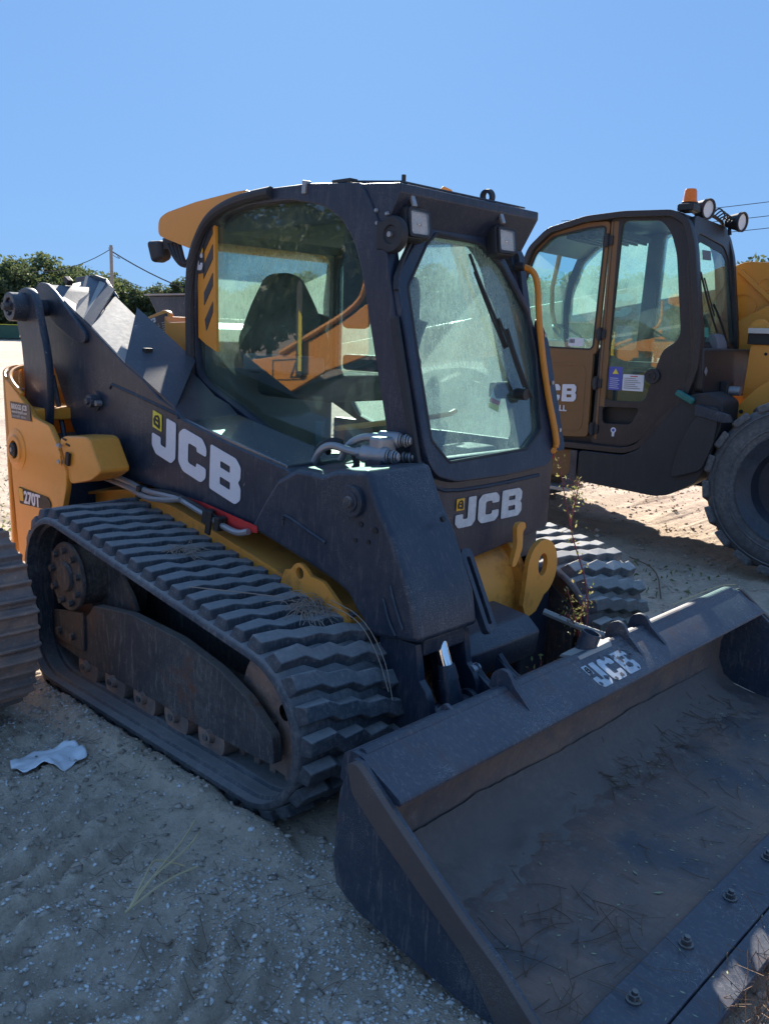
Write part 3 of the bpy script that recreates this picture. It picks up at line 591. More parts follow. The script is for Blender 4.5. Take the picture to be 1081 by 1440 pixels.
spots = [(oakA, -15, 100, .97, 'big evergreen oak cut by the left picture edge behind the dumpster'),
 (oakA, 62, 104, 1.10, 'tallest wide dark oak at far left beside the utility pole'),
 (oakA, 112, 110, 1.0, 'broad oak crown just left of the utility pole'),
 (oakB, 152, 108, .9, 'lower oak right behind the utility pole'),
 (oakB, 186, 118, 1.05, 'round dark shrub-like tree right of the utility pole'),
 (oakC, 218, 118, 1.15, 'small rounded tree left of the loader cab over the white fence'),
 (oakC, 246, 104, 1.25, 'feathery tree beside the rear post of the loader cab'),
 (oakA, 285, 112, .9, 'oak seen over the back of the loader behind its cab post'),
 (oakB, 345, 112, 1.1, 'oak seen through the rear half of the loader side window'),
 (oakA, 420, 100, 1.0, 'oak seen through the middle of the loader side window'),
 (oakB, 500, 95, 1.15, 'oak hidden mostly by the front post of the loader cab'),
 (oakA, 600, 90, 1.05, 'tall oak seen through the loader door glass'),
 (oakB, 690, 80, 1.2, 'oak seen between the two machine cabs'),
 (oakC, 780, 60, 1.1, 'open crowned tree seen through the telehandler door glass'),
 (oakA, 900, 75, .9, 'oak seen through the telehandler rear side window'),
 (oakC, 1050, 46, .98, 'thin leafy tree beyond the telehandler at right edge'),
 (oakC, 1100, 52, 1.0, 'leafy tree cut by the right picture edge')]
for i, (src, px, dist, s, lab) in enumerate(spots):
    dup(src, look(px, dist), i*1.7, lab, 'trees along the far side of the yard', s)
# the yard's tree line goes on round behind the photographer
for i, a in enumerate(range(-146, 96, 22)):
    dup((oakA, oakB)[i % 2], (3+(46+9*(i % 3))*math.cos(R(a)), -2.6+(46+9*(i % 3))*math.sin(R(a)), 0), i*2.1, '%s in the tree line behind the photographer' % ('tall oak', 'low oak', 'oak')[i % 3], 'trees behind the photographer', .8+.25*(i % 3 == 0))
for t in (oakA, oakB, oakC):
    for c in list(t.children): bpy.data.objects.remove(c)
    bpy.data.objects.remove(t)

# ------------------------------------------------------------------ far side of the yard
WOOD = simple('weathered_wood', (.30, .27, .24), .85, scale=8, nz=.5); WIRE = simple('wire', (.03, .03, .035), .6)
pp = Vector(look(166, 62)); pole = thing('utility_pole', 'tall grey wooden utility pole before the left trees', 'pole', pp)
mb = MB(); mb.cyl((0, 0, -.5), (.05, 0, 6.75), .14, .10, 14); mb.obj('pole_shaft', WOOD, pole)
MB().box((.02, 0, 6.55), (.2, .2, .12)).obj('pole_bracket', STEEL, pole)
mb = MB(); mb.tube([(0, 0, 6.35), (-.5, .5, 6.1), (-.3, .9, 5.95), (.1, .4, 6.1)], .02, 5); mb.obj('cable_loop', WIRE, pole)
def wire(name, a, b, sag, label, r=.025, group=None):
    a, b = Vector(a), Vector(b); mb = MB(); mb.tube([a.lerp(b, k/10)-Vector((0, 0, sag*4*(k/10)*(1-k/10))) for k in range(11)], r, 5, 0)
    tag(mb.obj(name, WIRE), label, 'cable', group)
tp = pp+Vector((0, 0, 6.5))
wire('power_cable', tp, Vector(look(60, 60, 4.7)), .4, 'thin cable running left from the utility pole top into the oaks')
wire('power_cable', tp-Vector((0, 0, .1)), Vector(look(330, 62, 3.4)), .45, 'upper dark cable running right from the utility pole to the cab', .04)
wire('power_cable', tp-Vector((0, 0, 1.6)), Vector(look(300, 66, 3.4)), .3, 'faint lower cable right of the utility pole', .014)
for k, (z0, z1, lab) in enumerate(((9.4, 10.9, 'topmost of the three power lines at upper right'), (8.6, 10.1, 'middle one of the three power lines at upper right'), (7.9, 9.4, 'lowest of the three power lines at upper right'))):
    wire('power_line', look(760, 62, z0), look(1240, 58, z1), .3, lab, .022, 'power lines at upper right')
GREEN = paint('dumpster_green', (.03, .10, .06), .5, .3); WPLATE = simple('white_plate', (.75, .76, .8), .5, nz=.05)
dp = Vector(look(8, 92)); az = math.atan2(dp.y-CAMP.y, dp.x-CAMP.x)
d = thing('dumpster', 'dark green waste dumpster with a white logo plate at left edge', 'dumpster', dp, az+PI/2)
mb = MB(); mb.prism([(-2.0, .15), (1.9, .15), (2.0, 1.35), (-2.0, 1.35)], -.9, .9, lambda u, w, q: (u, q, w)); mb.obj('bin_body', GREEN, d, .03)
mb = MB(); mb.box((0, 0, 1.40), (4.1, 1.9, .07)); mb.obj('bin_lid', YSTICK, d)
for k in range(5): MB().box((-1.6+.8*k, -.94, .75), (.08, .08, 1.1)).obj('rib', GREEN, d)
for sx in (-1, 1): MB().box((sx*2.07, 0, .95), (.14, 1.2, .18)).obj('lift_pocket', GREEN, d)
SX = -1
mb = MB(); mb.box((1.05, SX*.985, .85), (1.3, .02, .75)); mb.obj('logo_plate', WPLATE, d)
link('plate_text', text_mesh('WM', Matrix.Translation((.62, SX*.998, .78)) @ Matrix.Rotation(PI/2, 4, 'X'), .5, .01, .02), DARK, d, smooth=False)
def car(loc, rz, col, label, s=1.0):
    c = thing('parked_car', label, 'car', loc, rz); pm = paint('car_paint_'+str(abs(hash(label)) % 97), col, .3, .1, coat=.5)
    prof = rnd([(-2.2, .35), (-2.25, .75), (-2.1, .92), (-1.55, .98), (-.95, 1.38), (.35, 1.42), (1.15, 1.0), (2.05, .86), (2.25, .62), (2.2, .33)], .15)
    MB().py(prof, -.86, .86).obj('body', pm, c, .06)
    for y0 in (-.868, .868):
        MB().py([(-1.35, 1.0), (-.9, 1.32), (.3, 1.35), (.95, 1.02)], y0-.006, y0+.006).obj('side_window', DARK, c)
    MB().add([(.42, -.7, 1.41), (.42, .7, 1.41), (1.12, .78, 1.03), (1.12, -.78, 1.03), (.40, -.7, 1.40), (.40, .7, 1.40), (1.10, .78, 1.02), (1.10, -.78, 1.02)],
             [(0, 1, 2, 3), (4, 7, 6, 5), (0, 4, 5, 1), (1, 5, 6, 2), (2, 6, 7, 3), (3, 7, 4, 0)]).obj('windscreen', DARK, c)
    for sx in (-1.4, 1.35):
        for sy in (-.8, .8): MB().cyl((sx, sy-.1, .33), (sx, sy+.1, .33), .33, n=20).obj('wheel', TYRE, c)
    c.scale = (s,)*3; return c
car(look(-6, 112, 0), az+PI/2+.25, (.03, .10, .30), 'blue car parked at left edge beyond the dumpster')
car(look(198, 74, 0), az-.1, (.02, .02, .025), 'dark car parked low between the pole and the loader', 1.15)
car(look(236, 96, 0), az+.7, (.12, .13, .15), 'grey car under the white fence beside the loader cab', 1.0)
FEN = simple('galvanised_rail', (.62, .64, .66), .5, .2)
fa, fb = Vector(look(60, 92)), Vector(look(330, 88)); fd = (fb-fa)
f = thing('rail_fence', 'pale metal rail fence far behind, left of the loader cab', 'fence', fa)
n = 15
for k in range(n+1):
    p = fd*(k/n); MB().cyl(p, p+Vector((0, 0, 2.7)), .05, n=8).obj('post', FEN, f)
for z in (1.1, 2.3): mb = MB(); mb.cyl(Vector((0, 0, z)), fd+Vector((0, 0, z)), .045, n=6); mb.obj('rail', FEN, f)

# ================================================================== the track loader
LD = thing('track_loader', 'black and yellow compact track loader with cab, lift arm and front bucket, nearest machine', 'track loader')
V3 = lambda u, y, w: (u, y, w)
# ---------------- tracks
def hull(circles):
    pts = []
    for cx, cz, r in circles: pts += [(cx+r*math.cos(t*PI/48), cz+r*math.sin(t*PI/48)) for t in range(96)]
    pts = sorted(set(pts))
    def half(ps):
        h = []
        for p in ps:
            while len(h) > 1 and (h[-1][0]-h[-2][0])*(p[1]-h[-2][1])-(h[-1][1]-h[-2][1])*(p[0]-h[-2][0]) <= 0: h.pop()
            h.append(p)
        return h
    a = half(pts); b = half(pts[::-1]); return a[:-1]+b[:-1]
def resample(loop, n, off=0.0):
    L = [Vector(p) for p in loop]; L.append(L[0]); d = [0]
    for i in range(len(L)-1): d.append(d[-1]+(L[i+1]-L[i]).length)
    out = []
    for k in range(n):
        s = (d[-1]*k/n+off) % d[-1]
        for i in range(len(L)-1):
            if d[i+1] >= s: break
        t = (s-d[i])/max(1e-9, d[i+1]-d[i]); p = L[i].lerp(L[i+1], t); out.append(p)
    return out, d[-1]
def track_path(n): 
    return resample(hull([(-.60, .535, .262), (-.66, .235, .20), (.735, .315, .280)]), n)
NB = 150
PATH, PLEN = track_path(NB)
def tangent(P, i): return (P[(i+1) % len(P)]-P[i-1]).normalized()
# one lug row: a stair-stepped bar across the band; local x along the track, y across, z outwards
LW = .49
def lug_mesh(seed):
    ws = [0, .085, .125, .205, .245, .325, .365, LW]; ts = [0, 0, .028, .028, .056, .056, .084, .084]
    vs, fs = [], []; hb, ht = .034, .026
    for k, (w, t) in enumerate(zip(ws, ts)):
        t -= .042; jig = .004*math.sin(k*3.1+seed*2.3)
        we = w-LW/2; wt = we+(.022 if k == 0 else -.022 if k == 7 else 0); we += (.010 if k == 0 else -.010 if k == 7 else 0)
        vs += [(t-hb, we, -.004), (t+hb, we, -.004), (t+ht+jig, wt, .040-.0045*abs(math.sin(k*1.7+seed*1.9))), (t-ht+jig*.6, wt, .040-.004*abs(math.cos(k*2.3+seed)))]
    for k in range(len(ws)-1):
        a = k*4; fs += [(a+i, a+(i+1) % 4, a+4+(i+1) % 4, a+4+i) for i in range(4)]
    fs += [(3, 2, 1, 0), tuple(4*(len(ws)-1)+i for i in range(4))]
    mb = MB(); mb.add(vs, fs); return mb.mesh('lug')
LUGS = [lug_mesh(s) for s in range(7)]
LUGS2 = [m_.copy() for m_ in LUGS]
for me in LUGS: me.materials.append(RUBBER)
for me in LUGS2: me.materials.append(DUSTY_RUBBER)
def make_track(yc, side, label):
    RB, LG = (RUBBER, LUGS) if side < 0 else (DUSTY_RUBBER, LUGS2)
    mb = MB(); th = .028; vs = []; cs = [(-LW/2, -.012), (-LW/2, -.028), (LW/2, -.028), (LW/2, -.012), (LW/2-.012, 0), (-LW/2+.012, 0)]
    for i in range(NB):
        t = tangent(PATH, i); nrm = Vector((t.y, -t.x))
        for y, o in cs: p = PATH[i]+nrm*o; vs.append((p.x, yc+y, p.y))
    m = len(cs); fs = [(i*m+k, ((i+1) % NB)*m+k, ((i+1) % NB)*m+(k+1) % m, i*m+(k+1) % m) for i in range(NB) for k in range(m)]
    mb.add(vs, fs); tr = mb.obj('rubber_track', RB, LD, angle=50)
    if label: tr['label'] = label
    # guide ridges on the inside of the band
    for y in (-.20, -.13, .13, .20):
        g = MB(); vs = []
        for i in range(NB):
            t = tangent(PATH, i); nrm = Vector((t.y, -t.x))
            for dy, o in ((-.012, -.027), (.012, -.027), (.006, -.040), (-.006, -.040)): p = PATH[i]+nrm*o; vs.append((p.x, yc+y+dy, p.y))
        fs = [(i*4+k, ((i+1) % NB)*4+k, ((i+1) % NB)*4+(k+1) % 4, i*4+(k+1) % 4) for i in range(NB) for k in range(4)]
        g.add(vs, fs); g.obj('inner_ridge', RUBBER, tr)
    n = 50; P2, _ = resample([tuple(p) for p in PATH], n, .02)
    for i in range(n):
        t = tangent(P2, i); nrm = Vector((t.y, -t.x)); me = LG[(i*3+i//5) % 7]
        o = bpy.data.objects.new('lug', me); COL.objects.link(o); o.parent = tr
        b = o.modifiers.new('bevel', 'BEVEL'); b.width = .004; b.segments = 2; b.limit_method = 'ANGLE'
        tx = Vector((t.x, 0, t.y)); nz = Vector((nrm.x, 0, nrm.y)); ty = nz.cross(tx)
        if True:
            M = Matrix(((tx.x, ty.x, nz.x, P2[i].x), (tx.y, ty.y, nz.y, yc), (tx.z, ty.z, nz.z, P2[i].y), (0, 0, 0, 1)))
        o.matrix_local = M
    # hidden drive teeth windows: rows of iron blocks inside the band, seen at the front
    P3, _ = resample([tuple(p) for p in PATH], 52, .06); g = MB()
    for i in range(52):
        t = tangent(P3, i); nrm = Vector((t.y, -t.x)); c = P3[i]-nrm*.045
        M = Matrix(((t.x, 0, nrm.x), (0, 1, 0), (t.y, 0, nrm.y)))
        g.box((c.x, yc-.045, c.y), (.032, .03, .05), M); g.box((c.x, yc+.045, c.y), (.032, .03, .05), M)
    o = g.obj('guide_teeth', RUSTY, tr); o['kind'] = 'stuff'
    return tr
def undercarriage(yc, side):
    """side: -1 outer face looks to -y, +1 to +y"""
    S = lambda d: yc+side*d
    fr = MB(); pl = [(-.86, .31), (-.72, .31), (-.50, .37), (-.44, .43), (-.15, .465), (.20, .455), (.45, .41), (.62, .35), (.76, .255), (.77, .155), (.60, .145), (-.60, .150), (-.84, .17)]
    fr.py(rnd(pl, .02, 2), S(.085), S(.125)); u = fr.obj('track_frame', FRAME_DIRTY, LD, .004)
    MB().py([(-.84, .12), (-.88, .50), (-.76, .72), (-.52, .735), (.74, .485), (.90, .36), (.88, .16), (.78, .08)], S(-.17), S(-.15)).obj('inner_panel', FRAME_DIRTY, u)
    MB().py(rnd([(-.80, .20), (-.52, .20), (-.52, .38), (-.80, .33)], .02, 2), S(.125), S(.135)).obj('mount_plate', FRAME_DIRTY, u, .003)
    MB().span((-.84, S(-.12), .20), (.70, S(.08), .27)).obj('frame_core', FRAME_DIRTY, u)
    MB().py([(-.50, .33), (-.30, .36), (-.22, .44), (-.26, .50), (-.34, .57), (-.43, .50)], S(.03), S(.05)).obj('frame_gusset', FRAME_DIRTY, u, .003)
    MB().py(rnd([(-.86, .36), (-.40, .36), (-.36, .54), (-.48, .66), (-.78, .66), (-.87, .52)], .05, 3), S(-.10), S(.02)).obj('drive_housing', FRAME_DIRTY, u, .005)
    for x in (-.74, -.62): MB().cyl((x, S(.135), .245), (x, S(.15), .245), .018, n=8).obj('bolt', FRAME_DIRTY, u)
    c = (-.63, 0, .52); s = MB(); ya, yb = S(-.05), S(.16)
    s.cyl((c[0], ya, c[2]), (c[0], S(.135), c[2]), .135, n=32); s.cyl((c[0], S(.135), c[2]), (c[0], S(.15), c[2]), .155, .15, n=32); s.cyl((c[0], S(.15), c[2]), (c[0], S(.165), c[2]), .07, .06, n=24)
    h = s.obj('drive_hub', FRAME_DIRTY, LD, .004)
    for k in range(9):
        a = 2*PI*k/9+.2; MB().cyl((c[0]+.118*math.cos(a), S(.15), c[2]+.118*math.sin(a)), (c[0]+.118*math.cos(a), S(.168), c[2]+.118*math.sin(a)), .015, n=6).obj('bolt', FRAME_DIRTY, h)
    sp = MB(); T = 15
    poly = []
    for k in range(T):
        for da, r in ((-.35, .195), (-.14, .225), (.14, .225), (.35, .195)): a = 2*PI*(k+da)/T; poly.append((c[0]+r*math.cos(a), c[2]+r*math.sin(a)))
    sp.py(poly, S(-.02), S(.01)); sp.obj('sprocket', RUSTY, LD)
    for k, x in enumerate((-.52, -.29, -.06, .17, .40)):
        r = MB(); r.lathe([(-.12, .02), (-.12, .082), (-.05, .082), (-.05, .06), (.05, .06), (.05, .082), (.12, .082), (.12, .02)], (x, S(0), .125)); w = r.obj('roller', RUSTY, LD)
        MB().cyl((x, S(.12), .135), (x, S(.145), .135), .026, n=14).obj('roller_cap', RUSTY, w)
        MB().cyl((x, S(.145), .135), (x, S(.150), .135), .014, n=10).obj('roller_bolt', FRAME_DIRTY, w)
    for (x, z, r_) in ((.735, .315, .235), (-.66, .235, .165)):
        r = MB(); r.lathe([(-.05, .03), (-.05, r_), (.05, r_), (.05, .03)], (x, yc, z)); r.obj('idler', RUSTY, LD)
make_track(-.715, -1, 'near rubber track with a tuft of straw on top, in shade'); undercarriage(-.73, -1)
make_track(.99, 1, 'far rubber track with sunlit lugs'); undercarriage(.99, 1)

# ---------------- yellow chassis
ch = MB(); deck = [(-1.00, .80), (-.66, .86), (-.30, .84), (.05, .77), (.45, .69), (.74, .635), (.80, .60), (.84, .555), (.83, .50), (.76, .58), (.70, .60), (-.30, .62), (-1.0, .62)]
ch.py(deck, -.535, -.50); ch.add([], [])
o = ch.obj('side_frame', YELLOW_OLD, LD, .004)
dk = MB(); top = [(-1.05, .80), (-.70, .862), (-.30, .845), (.05, .778), (.45, .70), (.74, .642), (.80, .61), (.845, .56)]
for i in range(len(top)-1):
    a, b = top[i], top[i+1]
    dk.add([(a[0], -.545, a[1]), (b[0], -.545, b[1]), (b[0], -.20, b[1]+.03), (a[0], -.20, a[1]+.03), (a[0], -.545, a[1]-.012), (b[0], -.545, b[1]-.012), (b[0], -.20, b[1]+.018), (a[0], -.20, a[1]+.018)],
           [(0, 1, 2, 3), (7, 6, 5, 4), (0, 4, 5, 1), (2, 6, 7, 3)])
dk.obj('deck_plate', YELLOW_OLD, LD)
MB().span((-1.25, -.22, .30), (.72, 1.0 if False else .72, .80)).obj('chassis_body', BLACK, LD, .01)
rg = link('tie_down', plate([rnd([(.44, .665), (.47, .735), (.50, .735), (.525, .765), (.555, .775), (.59, .755), (.61, .735), (.68, .73), (.80, .64), (.84, .56), (.72, .60)], .015, 3), circ(.553, .735, .022, 20)], .016, MY(-.556)), YELLOW_OLD, LD)
rt = link('warning_triangle_decal', plate([[(-.26, .912), (-.04, .902), (.30, .866), (.30, .840), (.17, .828), (.03, .850)]], .003, MY(-.562)), RED, LD, smooth=False)
rt.name = 'red_reflector'
dc = Vector((-.16, -.552, .842)); u = Vector((.2, 0, -.045)); 
link('deck_sticker', plate([[(0, 0), (1, 0), (1, .05), (0, .05)]], .0, basis((-.24, -.50, .846), (.19, 0, -.039), (0, 1.1, .09), (0, 0, .001))), YSTICK, LD, smooth=False)
for k in range(3):
    link('sticker_mark', plate([[(.08+.3*k, .008), (.30+.3*k, .008), (.19+.3*k, .042)]], .0, basis((-.24, -.50, .8495), (.19, 0, -.039), (0, 1.1, .09), (0, 0, .001))), DARK, LD, smooth=False)
# front yellow torque tube with lifting plate
ff = MB(); sec = [(.30+.16*math.cos(t*PI/8), .0+.17*math.sin(t*PI/8)) for t in range(9)]
ff.py(rnd([(.40, .32), (.80, .32), (.845, .42), (.84, .60), (.78, .72), (.66, .77), (.45, .76)], .07, 4), -.18, .40); ff.obj('front_tube', YELLOW_OLD, LD, .004)
fp = MB(); fp.py(rnd([(.45, .26), (.86, .26), (.88, .44), (.88, .62), (.82, .73), (.70, .79), (.45, .79)], .05, 4), .40, .43); fp.obj('front_side_plate', YELLOW_OLD, LD, .006)
MB().py(rnd([(.45, .26), (.84, .26), (.84, .62), (.45, .75)], .04, 3), .43, .50).obj('front_box', YELLOW_OLD, LD, .008)
ey = [(.50+.112*math.cos(t), .645+.125*math.sin(t)) for t in [x*PI/14 for x in range(-6, 15)]]
eye = ey+[(.37, .50), (.40, .44), (.47, .46)]
link('lifting_eye', plate([eye, [(.50+.034*math.cos(k*PI/10), .66+.050*math.sin(k*PI/10)) for k in range(20)]], .022, MX(.892)), YELLOW_OLD, LD, .003)
hk = [(.26, .69), (.29, .69), (.33, .76), (.325, .83), (.345, .845), (.335, .87), (.29, .87), (.28, .85), (.29, .78)]
link('tie_hook', plate([rnd(hk, .02, 4)], .02, MX(.90)), YELLOW_OLD, LD, .003)
for yb in (.445, .475): MB().span((.842, yb-.004, .30), (.85, yb+.004, .60)).obj('weld_rib', YELLOW_OLD, LD)
# dark machinery under the cab front
MB().span((.70, -.25, .36), (.90, .38, .44)).obj('cross_member', BLACK, LD, .01)
cm = MB(); cm.py(rnd([(.80, .40), (1.06, .36), (1.08, .47), (1.02, .52), (.84, .54)], .012, 2), -.24, .24); cm.obj('front_guard', BLACK, LD, .006)
MB().span((-.5, .50, .25), (.72, .76, .66)).obj('left_chassis', DARK, LD, .02)
MB().span((.74, .52, .10), (.80, .74, .62)).obj('left_guard', BLACK, LD, .02)
MB().span((-.95, -.50, .12), (.74, -.24, .60)).obj('right_chassis', DARK, LD, .02)

# ---------------- lift arm
YA, YI = -.55, -.25
arm_prof = G['arm_side']; MB().py(arm_prof, YA+.006, YI).obj('lift_arm', BLACK, LD, .010, seg=3)
# the box section top: bright ridge plate running forward
tp_ = [(-.23, 1.224), (.09, 1.162), (.45, 1.104), (.60, 1.11)]
cst = [p for p in G['arm_casting'] if p[1] > .60]
front = MB()
pf_ = [(.41, 1.06), (.52, 1.118), (.60, 1.118), (.66, 1.115), (.73, 1.140), (.885, 1.158), (.94, 1.05), (1.02, .93), (1.075, .816), (1.11, .744), (1.14, .62), (.93, .59), (.84, .667), (.80, .714), (.73, .739), (.586, .777), (.364, .826), (.25, .85), (.33, .96)]
front.py(pf_, YA-.012, YI+.008); fo = front.obj('arm_head', BLACK, LD, .022, seg=4)
foot = [(.93, .60), (1.10, .60)]+[(1.07+.105*math.cos(t), .375+.12*math.sin(t)) for t in [R(60-20*k) for k in range(12)]]+[(.95, .47)]
for y_ in (YA+.02, YI-.03): MB().py(foot, y_, y_+.03).obj('arm_foot', BLACK, LD, .004)
MB().span((1.00, YA+.05, .555), (1.115, YI-.04, .62)).obj('foot_box', BLACK, LD, .01)
pk = G['pocket']; MB().tube([(p[0], YA-.0145, p[1]) for p in [(.455, .90), (.455, .925), (.47, .94), (.58, .906), (.69, .875)]], .006, 6, 1).obj('pressed_bead', BLACK, LD)
MB().tube([(p[0], YA+.004, p[1]) for p in [(-.81, 1.318), (-.79, 1.338), (-.55, 1.297), (-.262, 1.245), (-.25, 1.23)]], .006, 6, 0).obj('pressed_seam', BLACK, LD)
link('arm_gusset', plate([rnd([(-1.49, 1.76), (-1.44, 1.80), (-1.37, 1.795), (-1.30, 1.76), (-1.00, 1.567), (-.985, 1.538), (-1.01, 1.515), (-1.10, 1.522), (-1.30, 1.60), (-1.45, 1.69)], .02)], .016, MY(YA-.002), .003), BLACK, LD)
def pin(x, z, r, y0, y1, name='pivot_pin', mat=BLACK, cap=None):
    mb = MB(); mb.cyl((x, y0, z), (x, y1, z), r, n=28); o = mb.obj(name, mat, LD, .003)
    MB().cyl((x, y1, z), (x, y1-.012, z), r*.55, r*.5, n=20).obj('pin_cap', cap or mat, o); return o
pin(-.925, 1.252, .030, YA+.01, YA-.045); 
MB().ring((-.925, YA+.008, 1.252), (-.925, YA-.010, 1.252), .045, .02).obj('pin_boss', BLACK, LD)
MB().cyl((-.885, YA, 1.245), (-.885, YA-.03, 1.245), .014, n=6).obj('grease_bolt', STEEL, LD)
MB().ring((.822, YA, 1.045), (.822, YA-.030, 1.045), .055, .03, 32).obj('pin_boss', BLACK, LD, .003)
pin(.822, 1.045, .036, YA, YA-.036, cap=FRAME_DIRTY)
for (x, z, r) in ((.862, .972, .010), (.838, .912, .008), (.900, .917, .008), (.93, .962, .011)):
    MB().cyl((x, YA-.0125, z), (x, YA-.016, z), r, n=14).obj('plug', DARK, LD)
# open top of the arm head and the slotted stop bar
MB().cyl((1.02, -.33, .985), (1.03, -.33, .99), .010, n=14).obj('plug', DARK, LD)
sb = plate([rnd([(0, 0), (.060, 0), (.060, .31), (0, .31)], .025, 5), rnd([(.020, .03), (.040, .03), (.040, .28), (.020, .28)], .009, 4)], .028, basis((1.165, -.240, .585), (0, 1, 0), (-.46, 0, .89)))
link('slotted_bar', sb, BLACK, LD, .003)
for k in range(2): MB().tube([(1.005-.03*k, YA-.014, .79-.05*k), (1.035-.03*k, YA-.016, .72-.05*k), (1.07-.03*k, YA-.016, .655-.03*k)], .006, 6, 1).obj('weld_bead', BLACK, LD)
# logo on the arm
logo(LD, (-.460, YA+.005, 1.068), (.196, 0, -.047), (.012, 0, .182), (0, -1, 0))
# rear tower
link('tower_plate', plate([rnd(G['tower'][1:13]+G['tower'][13:], .03, 3)], .03, MY(-.655), .004), BLACK, LD)
MB().py([(-1.42, 1.05), (-1.16, .90), (-.95, .60), (-1.42, .55)], -.67, -.25).obj('tower_base', BLACK, LD)
MB().py([(-1.44, 1.74), (-1.33, 1.72), (-1.20, 1.45), (-1.18, 1.10), (-1.40, 1.10)], -.25, -.22).obj('inner_tower_plate', BLACK, LD, .004)
MB().ring((-1.382, -.66, 1.675), (-1.382, -.745, 1.675), .068, .042, 28).obj('pivot_boss', BLACK, LD, .004)
MB().cyl((-1.382, -.20, 1.675), (-1.382, -.735, 1.675), .040, n=24).obj('pivot_pin', BLACK, LD, .003)
MB().cyl((-1.382, -.735, 1.675), (-1.382, -.775, 1.675), .020, n=6).obj('pin_bolt', FRAME_DIRTY, LD)
for k in range(3):
    a = k*2.1+.4; MB().cyl((-1.382+.03*math.cos(a), -.735, 1.675+.03*math.sin(a)), (-1.382+.03*math.cos(a), -.752, 1.675+.03*math.sin(a)), .008, n=6).obj('small_bolt', BLACK, LD)
MB().tube([(-1.30, -.58, 1.35), (-1.25, -.57, 1.15), (-1.21, -.57, 1.02)], .012, 6, 1).obj('hydraulic_line', BLACK, LD)
# ---------------- yellow rear corner panel
rp = [(-1.451, 1.32), (-1.446, 1.358), (-1.39, 1.375), (-1.35, 1.30), (-1.252, 1.26), (-1.132, 1.19), (-1.032, 1.13), (-.967, 1.105), (-.873, .984), (-.843, .946), (-.849, .873), (-.926, .693), (-1.03, .45), (-1.38, .42), (-1.42, .70)]
rp2 = rnd([(-1.451, 1.33), (-1.30, 1.26), (-1.10, 1.165), (-.90, 1.02), (-.843, .946), (-.855, .86), (-.926, .693), (-1.03, .45), (-1.38, .42), (-1.42, .70)], .03, 3)
# real outline: top edge slopes down from the rear to the hinge
rp2 = rnd([(-1.458, 1.315), (-1.28, 1.225), (-1.06, 1.10), (-.95, 1.02), (-.85, .95), (-.842, .88), (-.926, .693), (-1.03, .45), (-1.38, .42), (-1.42, .70)], .03, 3)
YP = -.75
link('rear_corner_panel', plate([rnd([(-1.452, 1.33), (-1.40, 1.31), (-1.20, 1.20), (-1.155, 1.165), (-1.00, .98 +.16), (-.90, 1.03), (-.842, .945), (-.850, .87), (-.926, .69), (-1.03, .45), (-1.38, .42), (-1.42, .80)], .02, 3)], .02, MY(YP+.01), .004), YELLOW, LD)
MB().span((-1.62, -.42, .42), (-1.44, .70, 1.30)).obj('rear_bumper', YELLOW, LD, .05, seg=4)
cr = MB(); N_ = 8; vs = []
for k in range(N_+1):
    a = PI/2*k/N_; x = -1.45-.14*math.sin(a); y = YP+.14-.14*math.cos(a)
    vs += [(x, y, .42), (x, y, 1.33+.06*math.sin(a))]
fs = [(2*k, 2*k+2, 2*k+3, 2*k+1) for k in range(N_)]
cr.add(vs, fs); vs2 = [(-1.59, -.61, .42), (-1.59, -.61, 1.39), (-1.59, .85, .42), (-1.59, .85, 1.39)]; cr.add(vs2, [(0, 2, 3, 1)])
o = cr.obj('rear_corner_skin', YELLOW, LD, angle=60); s_ = o.modifiers.new('t', 'SOLIDIFY'); s_.thickness = .014
tbx = [(-1.44, -.745), (-1.52, -.70), (-1.56, -.61), (-1.56, -.42), (-1.30, -.42)]
rf = MB(); rf.tube([(-1.30, -.735, 1.262), (-1.42, -.74, 1.322), (-1.50, -.70, 1.365), (-1.57, -.60, 1.385), (-1.58, -.40, 1.39)], .010, 6, 2); rf.obj('panel_rim', YELLOW, LD)
MB().span((-1.50, -.66, 1.20), (-1.36, -.55, 1.255)).obj('tail_light', RED, LD, .02)
MB().span((-1.52, -.72, 1.14), (-1.20, -.46, 1.20)).obj('panel_inner', YELLOW, LD, .01)
MB().tube([(-1.48, -.66, 1.27), (-1.42, -.60, 1.30), (-1.36, -.64, 1.25), (-1.40, -.68, 1.22)], .006, 6, 2).obj('lamp_wire', STEEL, LD)
MB().lathe([(0, .105), (-.008, .10), (-.012, .072), (-.020, .066), (-.020, .045), (-.004, .042), (-.004, 0)], (-1.352, YP, .99)).obj('tow_boss', YELLOW, LD)
MB().cyl((-1.352, YP-.004, .99), (-1.352, YP-.03, .99), .034, n=20).obj('rubber_plug', DARK, LD, .004)
MB().cyl((-1.352, YP-.03, .99), (-1.352, YP-.036, .99), .012, n=6).obj('plug_bolt', STEEL, LD)
# hinged box in front of the panel
hb = MB(); hb.py(rnd(G['hinge_box'], .03, 4), YP+.005, -.60); ho = hb.obj('hinged_cover', YELLOW, LD, .008, seg=3)
for z in (1.06, .985): 
    MB().cyl((-.900, YP-.012, z), (-.875, YP-.012, z), .010, n=8).obj('hinge_bolt', STEEL, ho)
MB().tube([(-.893, YP-.012, 1.035), (-.86, YP-.02, 1.03), (-.86, YP-.02, .975), (-.885, YP-.012, .97)], .004, 6, 1).obj('hinge_wire', YELLOW, ho)
MB().box((-.825, YP-.004, 1.005), (.032, .014, .06), Matrix.Rotation(.25, 3, 'Y')).obj('latch', DARK, ho, .004)
for (x, z) in ((-.865, 1.09), (-.835, 1.068)): MB().box((x, YP+.003, z), (.034, .003, .008), Matrix.Rotation(.15, 3, 'Y')).obj('decal_mark', DARK, ho)
